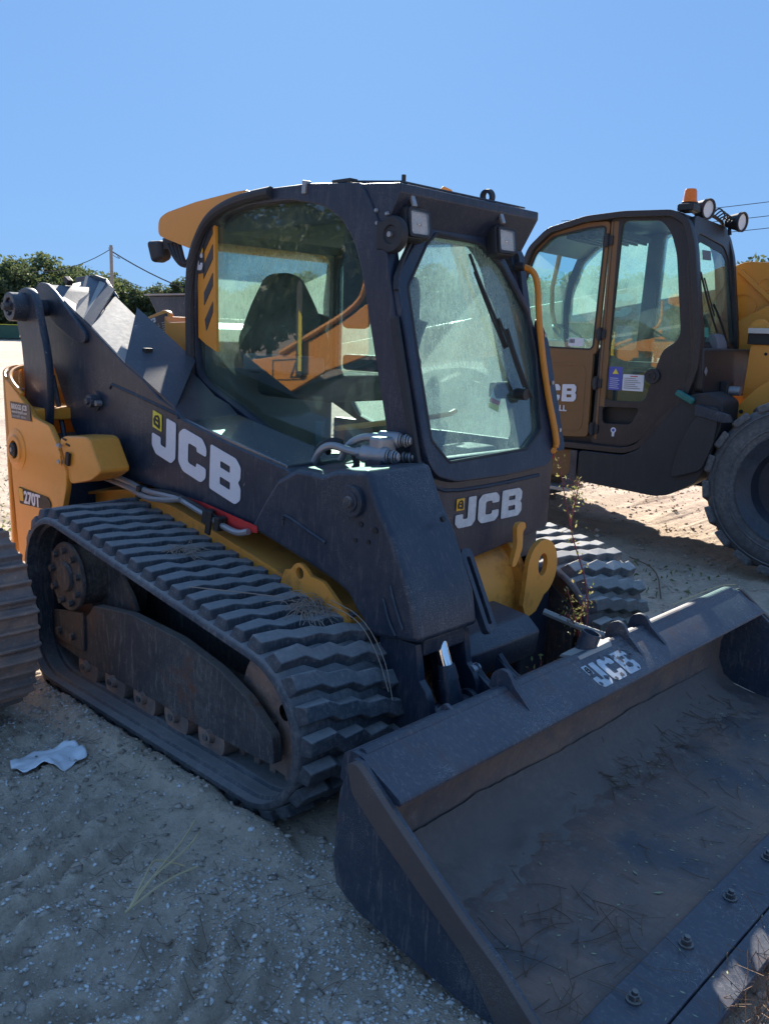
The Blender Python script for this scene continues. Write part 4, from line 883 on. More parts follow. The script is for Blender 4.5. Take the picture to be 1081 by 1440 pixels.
# stickers on the panel
yb = YP-.0075
link('model_badge', plate([rnd([(-1.345, .805), (-1.338, .722), (-1.02, .738), (-1.00, .765), (-1.03, .797)], .012)], .003, MY(yb)), DARK, LD, smooth=False)
link('badge_square', plate([[(-1.338, .802), (-1.332, .738), (-1.290, .740), (-1.295, .800)]], .003, MY(yb-.002)), OSTICK, LD, smooth=False)
link('model_text', text_mesh('270T', basis((-1.283, yb-.003, .735), (1, 0, .02), (0, 0, 1)), .083, .002, .003), WHITE, LD, smooth=False)
link('dealer_sticker', plate([[(-1.392, 1.222), (-1.378, 1.142), (-1.170, 1.143), (-1.178, 1.222)]], .003, MY(yb)), simple('brown_sticker', (.06, .03, .03), .4), LD, smooth=False)
CREAM = simple('cream_print', (.65, .60, .55), .5)
link('sticker_text', text_mesh('BRIGGS JCB', basis((-1.378, yb-.002, 1.190), (1, 0, 0), (0, 0, 1)), .033, .001, .0012), CREAM, LD, smooth=False)
link('sticker_text', text_mesh('www.briggsjcb.com', basis((-1.374, yb-.002, 1.170), (1, 0, 0), (0, 0, 1)), .021, .001, .0004), CREAM, LD, smooth=False)
link('sticker_text', text_mesh('SALES  PARTS  SERVICE', basis((-1.370, yb-.002, 1.150), (1, 0, 0), (0, 0, 1)), .015, .001), CREAM, LD, smooth=False)
# ---------------- hydraulic pipes along the deck
t1 = MB(); t1.tube([(-.95, -.57, .925)]+[(p[0], -.59, p[1]) for p in G['tubes'][1:]]+[(-.10, -.59, .885), (.02, -.59, .862), (.20, -.59, .822), (.27, -.58, .842)], .013, 8, 2); t1.obj('hydraulic_pipe', STEEL, LD)
t1 = MB(); t1.tube([(-.95, -.57, .905), (-.70, -.60, .905), (-.55, -.60, .893), (-.42, -.61, .872), (-.28, -.60, .882), (-.16, -.60, .905)], .012, 8, 2); t1.obj('hydraulic_pipe', STEEL, LD)
t1 = MB(); t1.tube([(-.45, -.585, .90), (-.30, -.585, .918), (-.17, -.585, .912), (-.04, -.585, .888), (.12, -.585, .852)], .009, 8, 2); t1.obj('hydraulic_hose', DARK, LD)
for (x, z) in ((-.48, .888), (.02, .862), (.10, .846)): MB().box((x, -.59, z), (.030, .045, .055), Matrix.Rotation(.2, 3, 'Y')).obj('pipe_clamp', DARK, LD, .004)
MB().box((.045, -.605, .842), (.03, .012, .10), Matrix.Rotation(.2, 3, 'Y')).obj('clamp_strap', DARK, LD, .003)

# ---------------- faceted covers behind the arm
cv = [('engine_cover', [(-2.0, 1.80), (-1.92, 1.825), (-1.62, 1.815), (-1.66, 1.66), (-1.80, 1.55), (-1.95, 1.6)], 0, BLACK)]
def quad(name, pts, mat, th=.012):
    n = len(pts); a = [Vector(p) for p in pts]; nr = (a[1]-a[0]).cross(a[2]-a[0]).normalized()*th
    mb = MB(); mb.add([p for p in a]+[p-nr for p in a], [tuple(range(n)), tuple(range(2*n-1, n-1, -1))]+[(i, n+i, n+(i+1) % n, (i+1) % n) for i in range(n)])
    return mb.obj(name, mat, LD, smooth=False)
def top_z(x):
    P = [(-1.62, 1.83), (-1.48, 1.794), (-1.312, 1.758), (-1.222, 1.701), (-.972, 1.591), (-.675, 1.438), (-.523, 1.377), (-.40, 1.306), (-.20, 1.24)]
    for a, b in zip(P, P[1:]):
        if a[0] <= x <= b[0]: return a[1]+(b[1]-a[1])*(x-a[0])/(b[0]-a[0])
    return P[0][1] if x < P[0][0] else P[-1][1]
def facet(n0, n1, f0, f1, mat, up=.0, rise=.006, f_dx=0):
    yn, yf = -.540, -.235; k = 1; pts = []
    for i in range(k+1): x = n0+(n1-n0)*i/k; pts.append((x, yn, top_z(x)+rise))
    for i in range(k+1): x = f1+(f0-f1)*i/k; pts.append((x, yf, top_z(x)+rise+up))
    mb = MB(); n = len(pts); mb.add([Vector(p) for p in pts]+[Vector(p)-Vector((0, 0, .012)) for p in pts],
        [(i, i+1, n-2-i, n-1-i) for i in range(k)]+[(n+i, n+n-1-i, n+n-2-i, n+i+1) for i in range(k)]+[(i, n+i, n+(i+1) % n, (i+1) % n) for i in range(n)])
    return mb.obj('glare_or_shade_facet', mat, LD, smooth=False)
facet(-1.34, -1.12, -1.60, -1.585, GREY_GLARE); facet(-1.12, -1.05, -1.585, -1.44, BLACK, .035); facet(-1.05, -1.045, -1.44, -1.38, GREY_GLARE, .037); facet(-1.045, -.97, -1.38, -1.29, BLACK, .035)  # pale facets have sun glare put into their colour; black ones tilt into shade
facet(-.97, -.68, -1.29, -1.08, GREY_GLARE, 0); facet(-.68, -.28, -1.08, -.58, BLACK, .05)
MB().py([(-1.72, 1.79), (-1.70, 1.85), (-1.50, 1.86), (-1.40, 1.84), (-1.28, 1.74), (-1.30, 1.70), (-1.45, 1.79)], -.235, -.215).obj('cover_rim', BLACK, LD, .003)
MB().box((-1.42, -.42, 1.815), (.05, .03, .03), Matrix.Rotation(.5, 3, 'Y')).obj('latch', DARK, LD, .004)
MB().box((-.72, -.40, 1.485), (.03, .04, .04)).obj('latch', DARK, LD, .004)
MB().py([(-1.85, 1.50), (-1.45, 1.36), (-1.05, 1.10), (-.70, .85), (-1.45, .80), (-1.85, 1.0)], -.08, .65).obj('engine_bay', BLACK, LD, .01)
MB().py(rnd([(-1.24, 1.36), (-1.05, 1.37), (-.86, 1.20), (-.60, 1.14), (-.45, 1.10), (-.60, 1.05), (-1.0, 1.12)], .02, 3), -.245, -.16).obj('inner_arm_cover', BLACK, LD, .006)
for x in (-1.06, -1.02): MB().cyl((x, -.245, 1.23), (x, -.255, 1.23), .010, n=8).obj('bolt', STEEL, LD)
link('side_tank_panel', plate([rnd(G['yel1']+[(-1.2, 1.40)], .03, 3)], .02, MY(-.05), .003), YELLOW, LD)
MB().py(rnd([(-1.05, 1.35), (-1.05, 1.665), (-1.02, 1.625), (-.80, 1.633), (-.66, 1.60), (-.66, 1.30), (-.95, 1.33)], .015, 2), -.10, .60).obj('tank_cover', YELLOW, LD, .008)
MB().cyl((-.72, -.12, 1.30), (-.72, -.12, 1.20), .08, n=24).obj('tank_neck', YELLOW, LD, .006)
MB().py([(-1.06, 1.45), (-.90, 1.42), (-.90, 1.10), (-1.30, 1.2), (-1.30, 1.44)], -.06, .5).obj('tank_side', BLACK, LD)
ps = G['plate_spec']; link('spec_plate', plate([rnd(ps, .008)], .003, MY(-.0645)), simple('spec_black', (.03, .03, .045), .35), LD, smooth=False)
uu = Vector((ps[2][0]-ps[3][0], 0, ps[2][1]-ps[3][1])); vv = Vector((ps[0][0]-ps[3][0], 0, ps[0][1]-ps[3][1])); oo = Vector((ps[3][0], -.067, ps[3][1]))
link('spec_text', text_mesh('JCB', basis(oo+uu*.06+vv*.76, uu.normalized(), vv.normalized()), .03, .001, .002), WHITE, LD, smooth=False)
for r_ in range(6):
    for c_i, w_ in ((.1, .22), (.42, .12), (.66, .2)):
        mbx = plate([[(c_i, .10+.1*r_), (c_i+w_*(.6+.4*((r_*7+int(c_i*10)) % 3)/2), .10+.1*r_), (c_i+w_*(.6+.4*((r_*7+int(c_i*10)) % 3)/2), .125+.1*r_), (c_i, .125+.1*r_)]], .0, basis(oo-Vector((0, .001, 0)), uu, vv, (0, -1, 0)))
        link('spec_line', mbx, CREAM, LD, smooth=False)
bb = G['bbox']; MB().py([(-2.02, 1.79), (-1.55, 1.79), (-1.55, 1.62), (-1.86, 1.63), (-1.90, 1.65)], .40, .62).obj('intake_box', BLACK, LD, .008)
MB().py([(-2.03, 1.79), (-1.55, 1.79), (-1.55, 1.80), (-2.03, 1.80)], .38, .64).obj('intake_lid', GREY_GLARE, LD)

# ---------------- cab of the loader
CY0, CY1 = -.21, .655
K = .27
def RX(z, off=0): return .80+off-K*(z-1.15)           # the raked door plane
def MR(off=0):                                           # (y, z) of the raked plane -> world, w outward
    n = Vector((1, 0, K)).normalized()
    return Matrix(((0, -K, n.x, .80+off+K*1.15), (1, 0, 0, 0), (0, 1, n.z, 0), (0, 0, 0, 1)))
side = [(-.62, 1.26), (-.64, 1.40), (-.645, 1.56), (-.645, 1.80), (-.62, 1.95), (-.53, 2.065), (-.40, 2.125), (-.25, 2.162), (-.07, 2.174), (.17, 2.172), (.45, 2.150), (.49, 2.12), (.60, 1.95), (.655, 1.69), (.735, 1.39), (.800, 1.15), (.80, 1.00), (.70, .98), (.20, 1.02), (-.20, 1.14)]
win = [(-.60, 1.40), (-.612, 1.67), (-.59, 1.90), (-.50, 2.035), (-.38, 2.095), (-.20, 2.118), (.06, 2.118), (.25, 2.085), (.36, 2.03), (.43, 1.95), (.475, 1.85), (.52, 1.68), (.640, 1.235), (.63, 1.11), (.50, 1.075), (.22, 1.08), (-.06, 1.165), (-.31, 1.265), (-.52, 1.345)]
win = rnd(win, .03, 3)
link('cab_side_frame', plate([side, win], .05, MY(CY0+.025), .006), BLACK_CAB, LD)
pane = link('side_window', plate([win], .004, MY(CY0+.030)), CAB_GLASS, LD, smooth=False)
# black rubber rail round the window
MB().tube([(p[0], CY0-.014, p[1]) for p in [(-.628, 1.33), (-.635, 1.55), (-.635, 1.80), (-.61, 1.93), (-.515, 2.06), (-.39, 2.118), (-.22, 2.147), (-.05, 2.155)]], .024, 10, 2).obj('rain_rail', PLASTIC, LD)
ins = rnd([(p[0]*.985+.003, p[1]*.985+.025) for p in win], .01, 1)
# far side frame (left of the machine)
fw = rnd([(-.54, 1.40), (-.54, 1.96), (-.40, 2.03), (.30, 2.02), (.40, 1.90), (.62, 1.18), (.55, 1.10), (-.30, 1.10)], .06, 4)
link('cab_far_frame', plate([side, fw], .04, MY(CY1-.02)), BLACK_CAB, LD)
link('far_window', plate([fw], .004, MY(CY1-.02)), FAR_GLASS, LD, smooth=False)
# roof shell
rs = [(-.55, 2.02), (-.40, 2.125), (-.25, 2.162), (-.07, 2.174), (.17, 2.172), (.44, 2.152)]
mb = MB()
for i in range(len(rs)-1):
    a, b = rs[i], rs[i+1]
    mb.add([(a[0], CY0+.01, a[1]), (b[0], CY0+.01, b[1]), (b[0], CY1-.01, b[1]), (a[0], CY1-.01, a[1]), (a[0], CY0+.01, a[1]-.03), (b[0], CY0+.01, b[1]-.03), (b[0], CY1-.01, b[1]-.03), (a[0], CY1-.01, a[1]-.03)],
           [(0, 1, 2, 3), (7, 6, 5, 4), (0, 4, 5, 1), (2, 6, 7, 3), (0, 3, 7, 4), (1, 5, 6, 2)])
mb.obj('roof', BLACK_CAB, LD)
MB().span((-.46, CY0+.05, 2.02), (.42, CY1-.05, 2.115)).obj('roof_liner', LINER, LD, .02)
# visor over the door
vz = [(.40, 2.150), (.655, 2.133), (.66, 2.128), (.66, 2.10), (.585, 1.975), (.40, 1.99)]
MB().py(vz, CY0+.002, CY1-.002).obj('visor', BLACK_CAB, LD, .006)
MB().py([(.385, 2.155), (.63, 2.141), (.63, 2.147), (.40, 2.168)], CY0+.04, CY1-.06).obj('visor_cap', BLACK_CAB, LD)
# rear wall with its window
rw = rnd([(-.15, 1.42), (-.15, 1.99), (.60, 1.99), (.60, 1.42)], .06, 4)
link('rear_wall', plate([[(CY0+.04, .98), (CY0+.04, 2.10), (CY1-.04, 2.10), (CY1-.04, .98)], rw], .03, MX(-.58)), GREYPL, LD)
link('rear_window', plate([rw], .004, MX(-.58)), FAR_GLASS, LD, smooth=False)
MB().span((-.58, CY0+.05, .98), (.76, CY1-.05, 1.02)).obj('cab_floor', GREYPL, LD)
# yellow striped grille panel beside the seat, under the glass at the rear
link('striped_panel', plate([[(-.60, 1.56), (-.60, 1.97), (-.52, 2.06), (-.465, 2.09), (-.462, 1.50), (-.54, 1.53)]], .014, MY(CY0+.014), .002), YELLOW, LD)
s = G['stripes']
for k in range(4):
    q4 = [(s[4*k+i][0], s[4*k+i][1]) for i in range(4)]
    link('black_stripe', plate([q4], .003, MY(CY0+.0035)), simple('stripe_grey', (.045, .05, .055), .5) if k == 0 else MATS['stripe_grey'], LD, smooth=False)
link('panel_badge', plate([rnd([(-.60, 1.845), (-.60, 1.965), (-.545, 1.985), (-.545, 1.85)], .012)], .003, MY(CY0+.0035)), MATS['stripe_grey'], LD, smooth=False)
g, adv = glyph('C'); link('logo_letter', plate(g, .002, basis((-.60, CY0+.0005, 1.862), (.045, 0, 0), (0, 0, .085), (0, -1, 0))), WHITE, LD, smooth=False)
link('badge_square', plate([[(-.572, 1.935), (-.550, 1.938), (-.550, 1.968), (-.572, 1.962)]], .002, MY(CY0-.0005)), OSTICK, LD, smooth=False)
# front panel under the door
fpn = rnd([(CY0, 1.15), (CY0+.02, 1.02), (-.02, .78), (.06, .745), (.10, .728), (.53, .775), (CY1, .79), (CY1+.01, 1.15)], .02, 3)
link('front_panel', plate([fpn], .04, MX(.785), .006), BLACK_CAB, LD)
MB().span((.10, CY1-.03, .80), (.80, CY1, 1.16)).obj('far_lower_side', BLACK_CAB, LD, .01)
MB().span((-.55, CY1-.04, .80), (.20, CY1, 1.16)).obj('far_lower_side', BLACK_CAB, LD, .01)
MB().span((.0, CY0, .80), (.78, CY0+.03, 1.03)).obj('near_lower_side', BLACK_CAB, LD, .01)
logo(LD, (.8125, -.002, .868), (0, .137, .001), (0, .003, .118), (1, 0, 0), WHITE_WORN, OSTICK)
# door: frame, glass, near post and far post
dout = rnd([(-.20, 1.225), (-.195, 1.15), (-.16, 1.09), (-.05, 1.06), (.25, 1.056), (.56, 1.068), (.628, 1.11), (.655, 1.23), (.655, 1.55), (.60, 1.745), (.455, 1.975), (.34, 2.03), (.05, 2.03), (-.03, 1.98), (-.21, 1.80), (-.205, 1.60)], .03, 3)
dgl = rnd([(-.157, 1.58), (-.158, 1.225), (-.076, 1.138), (.437, 1.154), (.558, 1.223), (.608, 1.53), (.592, 1.715), (.465, 1.895), (.338, 1.975), (.061, 1.988), (-.008, 1.94), (-.154, 1.775)], .012, 4)
link('door_frame', plate([dout, dgl], .03, MR(.01), .005), BLACK_CAB, LD)
link('door_glass', plate([dgl], .006, MR(.004)), DOOR_GLASS, LD, smooth=False)
def seal(path, r, off, name='door_seal'):
    MB().tube([Matrix(MR(off)) @ Vector((p[0], p[1], 0)) for p in path+[path[0]]], r, 6, 0).obj(name, PLASTIC, LD)
seal(dgl, .007, .028); 
MB().tube([MR(.03) @ Vector((a, b, 0)) for a, b in [(.02, 2.04), (-.06, 1.985), (-.205, 1.82), (-.22, 1.76)]], .010, 6, 1).obj('door_trim', PLASTIC, LD)
# posts behind the door frame
MB().add([(RX(2.02)-.10, CY0, 2.02), (RX(2.02)+.0, CY0, 2.02), (.80, CY0, 1.15), (.70, CY0, 1.15), (RX(2.02)-.10, CY0+.07, 2.02), (RX(2.02)-.012, CY0+.07, 2.02), (.788, CY0+.07, 1.15), (.70, CY0+.07, 1.15)],
         [(0, 1, 2, 3), (7, 6, 5, 4), (0, 4, 5, 1), (1, 5, 6, 2), (2, 6, 7, 3), (3, 7, 4, 0)]).obj('near_post', BLACK_CAB, LD, .01, seg=3)
MB().add([(RX(2.05)-.10, CY1-.06, 2.05), (RX(2.05)-.012, CY1-.06, 2.05), (.788, CY1-.06, 1.15), (.70, CY1-.06, 1.15), (RX(2.05)-.10, CY1, 2.05), (RX(2.05), CY1, 2.05), (.80, CY1+.01, 1.15), (.70, CY1+.01, 1.15)],
         [(0, 1, 2, 3), (7, 6, 5, 4), (0, 4, 5, 1), (1, 5, 6, 2), (2, 6, 7, 3), (3, 7, 4, 0)]).obj('far_post', BLACK_CAB, LD, .008)
link('far_post_plate', plate([rnd([(.625, 1.13), (.70, 1.13), (.70, 1.60), (.655, 1.70), (.625, 1.66)], .03)], .012, MR(.035), .002), BLACK_CAB, LD)
for z in (1.22, 1.42, 1.62): p = MR(.045) @ Vector((.668, z, 0)); MB().cyl(p, p+Vector((.01, 0, 0)), .009, n=10).obj('screw', STEEL, LD)
MB().box((RX(1.4)+.0, CY0-.012, 1.40), (.035, .02, .55), Matrix.Rotation(-.26, 3, 'Y')).obj('post_trim', PLASTIC, LD, .006)
# lower front edges of the logo panel
MB().tube([(.812, CY0+.02, 1.14), (.812, -.155, 1.055), (.812, -.05, 1.02), (.812, .25, 1.018), (.812, .56, 1.03)], .008, 6, 1).obj('panel_bead', BLACK_CAB, LD)
# orange grab handle on the far side
MB().tube([(.60, .60, 1.905), (.66, .625, 1.90), (.70, .625, 1.84), (.715, .62, 1.70), (.78, .62, 1.40), (.84, .63, 1.20), (.845, .63, 1.14), (.82, .61, 1.125), (.79, .60, 1.15)], .014, 10, 2).obj('grab_handle', ORANGE, LD)
MB().cyl((.60, .59, 1.905), (.64, .60, 1.905), .018, n=12).obj('handle_mount', PLASTIC, LD)
MB().tube([(.80, .63, 1.19), (.83, .645, 1.13), (.80, .66, 1.08), (.79, .65, 1.13)], .006, 6, 2).obj('strap', RED, LD)
# lamps under the visor
LENS = glass('lamp_lens', (.9, .88, .85), .5, (.8, .75, .7), 8, .3, .7, .2); REFL = simple('lamp_reflector', (.75, .72, .70), .22, .8)
for yc, zc, n_ in ((-.118, 2.002, 0), (.420, 1.992, 1)):
    M = basis((.655, yc, zc), (.20 if n_ == 0 else -.10, 1, 0), (-.25, 0, 1)); M = Matrix(M); 
    u = Vector((0.10, 1, 0)).normalized(); v = Vector((-.18, 0, 1)).normalized(); w = u.cross(v).normalized()
    o = Vector((.665, yc, zc))
    hs = plate([rnd([(-.062, -.058), (.058, -.058), (.066, .05), (-.05, .062)], .014)], .05, basis(o-w*.03, u, v, w), .006); lp = link('work_lamp', hs, PLASTIC, LD, .004)
    link('reflector', plate([rnd([(-.045, -.043), (.043, -.043), (.047, .038), (-.040, .043)], .010)], .006, basis(o+w*.002, u, v, w)), REFLW, lp)
    link('lens', plate([rnd([(-.045, -.043), (.043, -.043), (.047, .038), (-.040, .043)], .010)], .004, basis(o+w*.012, u, v, w), .001), LENS, lp)
    link('bezel', plate([rnd([(-.056, -.053), (.053, -.053), (.058, .046), (-.048, .054)], .014), rnd([(-.044, -.042), (.042, -.042), (.046, .037), (-.039, .042)], .010)], .012, basis(o+w*.008, u, v, w), .001), PLASTIC, lp)
    MB().box((.655, yc-.02, 2.085), (.014, .022, .06), Matrix.Rotation(-.4, 3, 'Y')).obj('lamp_bracket', STEEL, lp, .004)
    MB().cyl(o+w*.006+Vector((0, 0, -.005)), o+w*.009, .012, n=12).obj('bulb', CHROME, lp)
MB().ring((.60, .36, 2.16), (.60, .385, 2.165), .030, .018, 20).obj('roof_lamp_ring', PLASTIC, LD)
MB().cyl((.60, -.13, 2.13), (.60, -.13, 2.175), .008, n=8).obj('roof_stud', PLASTIC, LD)
# horn on the side
hn = MB(); hn.lathe([(0, .001), (0, .030), (-.006, .034), (-.006, .060), (.004, .066), (.02, .066)], (.632, CY0-.012, 1.955)); hn = hn.obj('horn', PLASTIC, LD)
MB().cyl((.632, CY0-.012, 1.955), (.632, CY0-.024, 1.955), .010, n=10).obj('horn_screw', STEEL, hn)
MB().box((.585, CY0-.004, 1.955), (.06, .012, .10)).obj('horn_bracket', PLASTIC, hn, .004)
for (x, z) in ((.545, 2.045), (.552, 2.000), (.600, 2.03)): MB().cyl((x, CY0, z), (x, CY0-.008, z), .009, .006, n=12).obj('dome_bolt', STEEL, LD)
MB().box((.155, CY0-.002, 2.158), (.022, .03, .05), Matrix.Rotation(.1, 3, 'Y')).obj('foil_tape', STEEL, LD, .003)
MB().box((.34, CY0+.03, 2.168), (.10, .04, .012)).obj('roof_clip', PLASTIC, LD)
# orange rear roof overhang
sp = MB(); sp.py(rnd([(-.91, 2.03), (-.905, 2.105), (-.84, 2.13), (-.60, 2.160), (-.30, 2.180), (-.21, 2.180), (-.36, 2.132), (-.50, 2.075), (-.58, 1.985), (-.63, 1.955), (-.80, 2.0)], .03, 4), CY0-.005, CY1+.02)
sp.obj('rear_roof_cowl', YELLOW, LD, .018, seg=4)
rl = MB(); rl.add([(-1.02, -.22, 2.01), (-1.01, -.14, 2.015), (-.985, -.215, 1.905), (-.975, -.14, 1.905), (-.91, -.21, 2.01), (-.91, -.14, 2.01), (-.90, -.21, 1.925), (-.90, -.14, 1.925)],
                  [(0, 1, 3, 2), (4, 6, 7, 5), (0, 4, 5, 1), (2, 3, 7, 6), (0, 2, 6, 4), (1, 5, 7, 3)]); rl.obj('rear_lamp', PLASTIC, LD, .02, seg=3)
MB().span((-.91, -.19, 1.97), (-.82, -.15, 2.02)).obj('lamp_arm', PLASTIC, LD)
for k in range(4):
    MB().tube([(-.86+.03*k, -.19, 1.99), (-.80+.03*k, -.20, 1.93-.015*k), (-.74+.02*k, -.19, 1.88+.01*k), (-.66, -.19, 1.90+.03*k)], .010, 6, 2).obj('wiring_loom', DARK, LD)
# wiper
MB().tube([MR(.045) @ Vector((a, b, 0)) for a, b in [(.46, 1.405), (.425, 1.50), (.395, 1.60), (.355, 1.68)]], .006, 6, 1).obj('wiper_arm', DARK, LD)
wb = MB(); wb.tube([MR(.035) @ Vector((a, b, 0)) for a, b in [(.242, 1.927), (.285, 1.81), (.325, 1.73), (.395, 1.565)]], .007, 5, 1)
wb.tube([MR(.030) @ Vector((a, b, 0)) for a, b in [(.262, 1.86), (.31, 1.73), (.385, 1.56)]], .005, 5, 1); wb.obj('wiper_blade', DARK, LD)
MB().tube([MR(.050) @ Vector((a, b, 0)) for a, b in [(.395, 1.64), (.42, 1.54), (.47, 1.41), (.50, 1.36)]], .009, 6, 1).obj('wiper_arm', DARK, LD)
p = MR(.03) @ Vector((.462, 1.375, 0)); MB().cyl(p-Vector((.05, 0, 0)), p+Vector((.02, 0, 0)), .024, n=14).obj('wiper_motor', DARK, LD)
MB().box((p.x-.06, p.y-.06, p.z+.015), (.05, .14, .07)).obj('wiper_motor_housing', DARK, LD, .015)
# tag hanging on the inside of the door glass
u = Vector((-.10, .75, .30)).normalized(); 
def tagq(pts, mat, name): link(name, plate([pts], .002, MR(-.02)), mat, LD, smooth=False)
tagq([(.345, 1.415), (.40, 1.405), (.365, 1.345), (.305, 1.365)], simple('clear_tag', (.55, .60, .62), .3), 'hang_tag')
tagq([(.305, 1.364), (.365, 1.344), (.352, 1.328), (.293, 1.347)], RED, 'tag_band'); tagq([(.293, 1.346), (.352, 1.327), (.340, 1.303), (.280, 1.325)], YSTICK, 'tag_band')
# lap bar, seat and controls in the cab
MB().tube([(.30, -.16, 1.22), (.34, .1, 1.235), (.34, .5, 1.25), (.30, .60, 1.26)], .012, 8, 1).obj('lap_bar', YELLOW, LD)
st_ = MB(); st_.prism(rnd([(-.02, 1.40), (.42, 1.40), (.46, 1.55), (.36, 1.74), (.28, 1.86), (.20, 1.88), (.12, 1.86), (.04, 1.74), (-.06, 1.55)], .05, 4), -.52, -.40, lambda y, w, d: (d+.06*(1.6-w), y, w)); st_.obj('seat_back', SEATM, LD, .03, seg=3)
MB().span((-.42, -.02, 1.30), (.10, .44, 1.42)).obj('seat_cushion', SEATM, LD, .04, seg=3)
for y in (-.10, .52):
    MB().span((-.35, y-.045, 1.42), (.12, y+.045, 1.50)).obj('armrest', GREYPL, LD, .02)
    MB().tube([(.10, y, 1.50), (.12, y, 1.60), (.14, y+.01, 1.67)], lambda k: .014+.012*k, 8, 1).obj('joystick', DARK, LD)
MB().span((.45, .32, 1.02), (.62, .52, 1.14)).obj('foot_box', GREYPL, LD, .02)
MB().py(rnd([(-.03, 1.45), (-.03, 1.86), (.07, 1.88), (.09, 1.80), (.09, 1.45)], .04, 4), CY1-.12, CY1-.09).obj('monitor_pillar', DARK, LD, .008)
link('warning_strip', plate([[(-.025, 1.46), (.015, 1.46), (.015, 1.72), (-.025, 1.74)]], .002, MY(CY1-.122)), YSTICK, LD, smooth=False)
for k in range(5): link('strip_mark', plate([[(-.020, 1.48+.05*k), (.010, 1.48+.05*k), (-.005, 1.51+.05*k)]], .002, MY(CY1-.1245)), DARK, LD, smooth=False)
MB().span((.30, CY0+.06, 1.62), (.44, CY0+.10, 2.02)).obj('door_pillar_cover', LINER, LD, .02)
MB().span((.18, CY0+.045, 1.10), (.22, CY0+.06, 1.24)).obj('white_label', GREYPL, LD)

# ---------------- quick couplers on top of the arm head
HY = MB(); o_ = Vector((.74, -.30, 1.20))
HY.cyl((.66, -.36, 1.175), (.80, -.33, 1.175), .038, n=20); HY.cyl((.68, -.27, 1.235), (.79, -.24, 1.235), .034, n=20)
HY.span((.70, -.36, 1.17), (.78, -.25, 1.25)); hb_ = HY.obj('hydraulic_block', STEEL, LD, .012, seg=3)
for a, b, r in (((.80, -.33, 1.175), (.845, -.315, 1.175), .030), ((.79, -.24, 1.235), (.835, -.225, 1.235), .028), ((.79, -.22, 1.165), (.85, -.20, 1.165), .022)):
    a, b = Vector(a), Vector(b); m_ = MB()
    for k in range(4): m_.cyl(a.lerp(b, k/4), a.lerp(b, k/4+.16), r*(1 if k % 2 == 0 else .82), n=20)
    m_.cyl(b, b+(b-a)*.15, r*.7, r*.5, n=20); m_.obj('quick_coupler', STEEL, LD, .002)
for pts, r in (([(.66, -.36, 1.175), (.60, -.38, 1.18), (.50, -.40, 1.20), (.44, -.42, 1.17), (.40, -.42, 1.11)], .017),
               ([(.70, -.27, 1.235), (.62, -.30, 1.24), (.54, -.33, 1.20), (.50, -.34, 1.13)], .018)):
    MB().tube(pts, r, 10, 2).obj('steel_elbow', STEEL, LD)
MB().cyl((.64, -.365, 1.176), (.67, -.358, 1.176), .026, n=6).obj('hex_nut', STEEL, LD); MB().cyl((.66, -.285, 1.236), (.69, -.275, 1.236), .024, n=6).obj('hex_nut', STEEL, LD)
for pts in ([(.50, -.33, 1.20), (.44, -.36, 1.21), (.37, -.40, 1.15), (.42, -.38, 1.08), (.52, -.36, 1.10)], [(.46, -.38, 1.16), (.40, -.36, 1.19), (.34, -.36, 1.12), (.30, -.38, 1.08)], [(.55, -.30, 1.16), (.60, -.32, 1.11), (.58, -.36, 1.09)]):
    MB().tube(pts, .016, 8, 2).obj('hydraulic_hose', DARK, LD)
MB().span((.70, -.38, 1.12), (.80, -.25, 1.16)).obj('block_mount', BLACK, LD, .004)
for o in LD.children:
    if o.name.split('.')[0] in ('hydraulic_block', 'quick_coupler', 'steel_elbow', 'hex_nut', 'block_mount') or (o.name.startswith('hydraulic_hose') and o.data.vertices[0].co.z > 1.0):
        o.data.transform(Matrix.Translation((.735, -.30, 1.14)) @ Matrix.Diagonal((.80, .80, .88, 1)) @ Matrix.Translation((-.78, .30, -1.14)))
# bright plate: flat top of the arm
MB().add([(-.27, YA+.015, 1.238), (.44, YA+.015, 1.118), (.44, YI, 1.122), (-.27, YI, 1.242), (-.27, YA+.015, 1.20), (.44, YA+.015, 1.08), (.44, YI, 1.08), (-.27, YI, 1.20)],
         [(0, 1, 2, 3), (7, 6, 5, 4), (0, 4, 5, 1), (2, 6, 7, 3), (0, 3, 7, 4), (1, 5, 6, 2)]).obj('arm_top', paint('glossy_black', (.05, .06, .07), .16, .10, topdust=.3, coat=1.0, spec=1.0), LD, .006)

# ---------------- tilt cylinder, links and coupler plate between arm and bucket
MB().cyl((1.085, -.40, .60), (1.125, -.395, .495), .024, n=24).obj('chrome_rod', CHROME, LD)
MB().cyl((1.122, -.395, .505), (1.135, -.393, .455), .030, .036, n=20).obj('rod_gland', BLACK, LD)
MB().cyl((1.13, -.394, .46), (1.155, -.392, .36), .036, .045, n=20).obj('rod_end', BLACK, LD, .004)
MB().cyl((1.14, -.47, .315), (1.14, -.30, .315), .062, n=28).obj('rod_eye', BLACK, LD, .006)
MB().ring((1.14, -.475, .315), (1.14, -.49, .315), .050, .026, 24).obj('pin_collar', FRAME_DIRTY, LD)
for y0 in (-.50, -.30):
    MB().py(rnd([(1.05, .22), (1.10, .38), (1.16, .40), (1.23, .31), (1.32, .27), (1.33, .10), (1.08, .08)], .03, 4), y0, y0+.022).obj('coupler_plate', BLACK, LD, .003)
for y0 in (-.245, -.10):
    MB().add([], []); 
    a = MB(); a.tube([(1.13, y0, .47), (1.17, y0+.01, .42), (1.23, y0+.02, .385), (1.33, y0+.04, .37)], .012, 6, 2); a.obj('link_edge', BLACK, LD)
    MB().py(rnd([(1.12, .47), (1.18, .425), (1.28, .37), (1.32, .36), (1.32, .10), (1.12, .12)], .02, 3), y0-.01, y0+.008).obj('link_plate', BLACK, LD, .003)
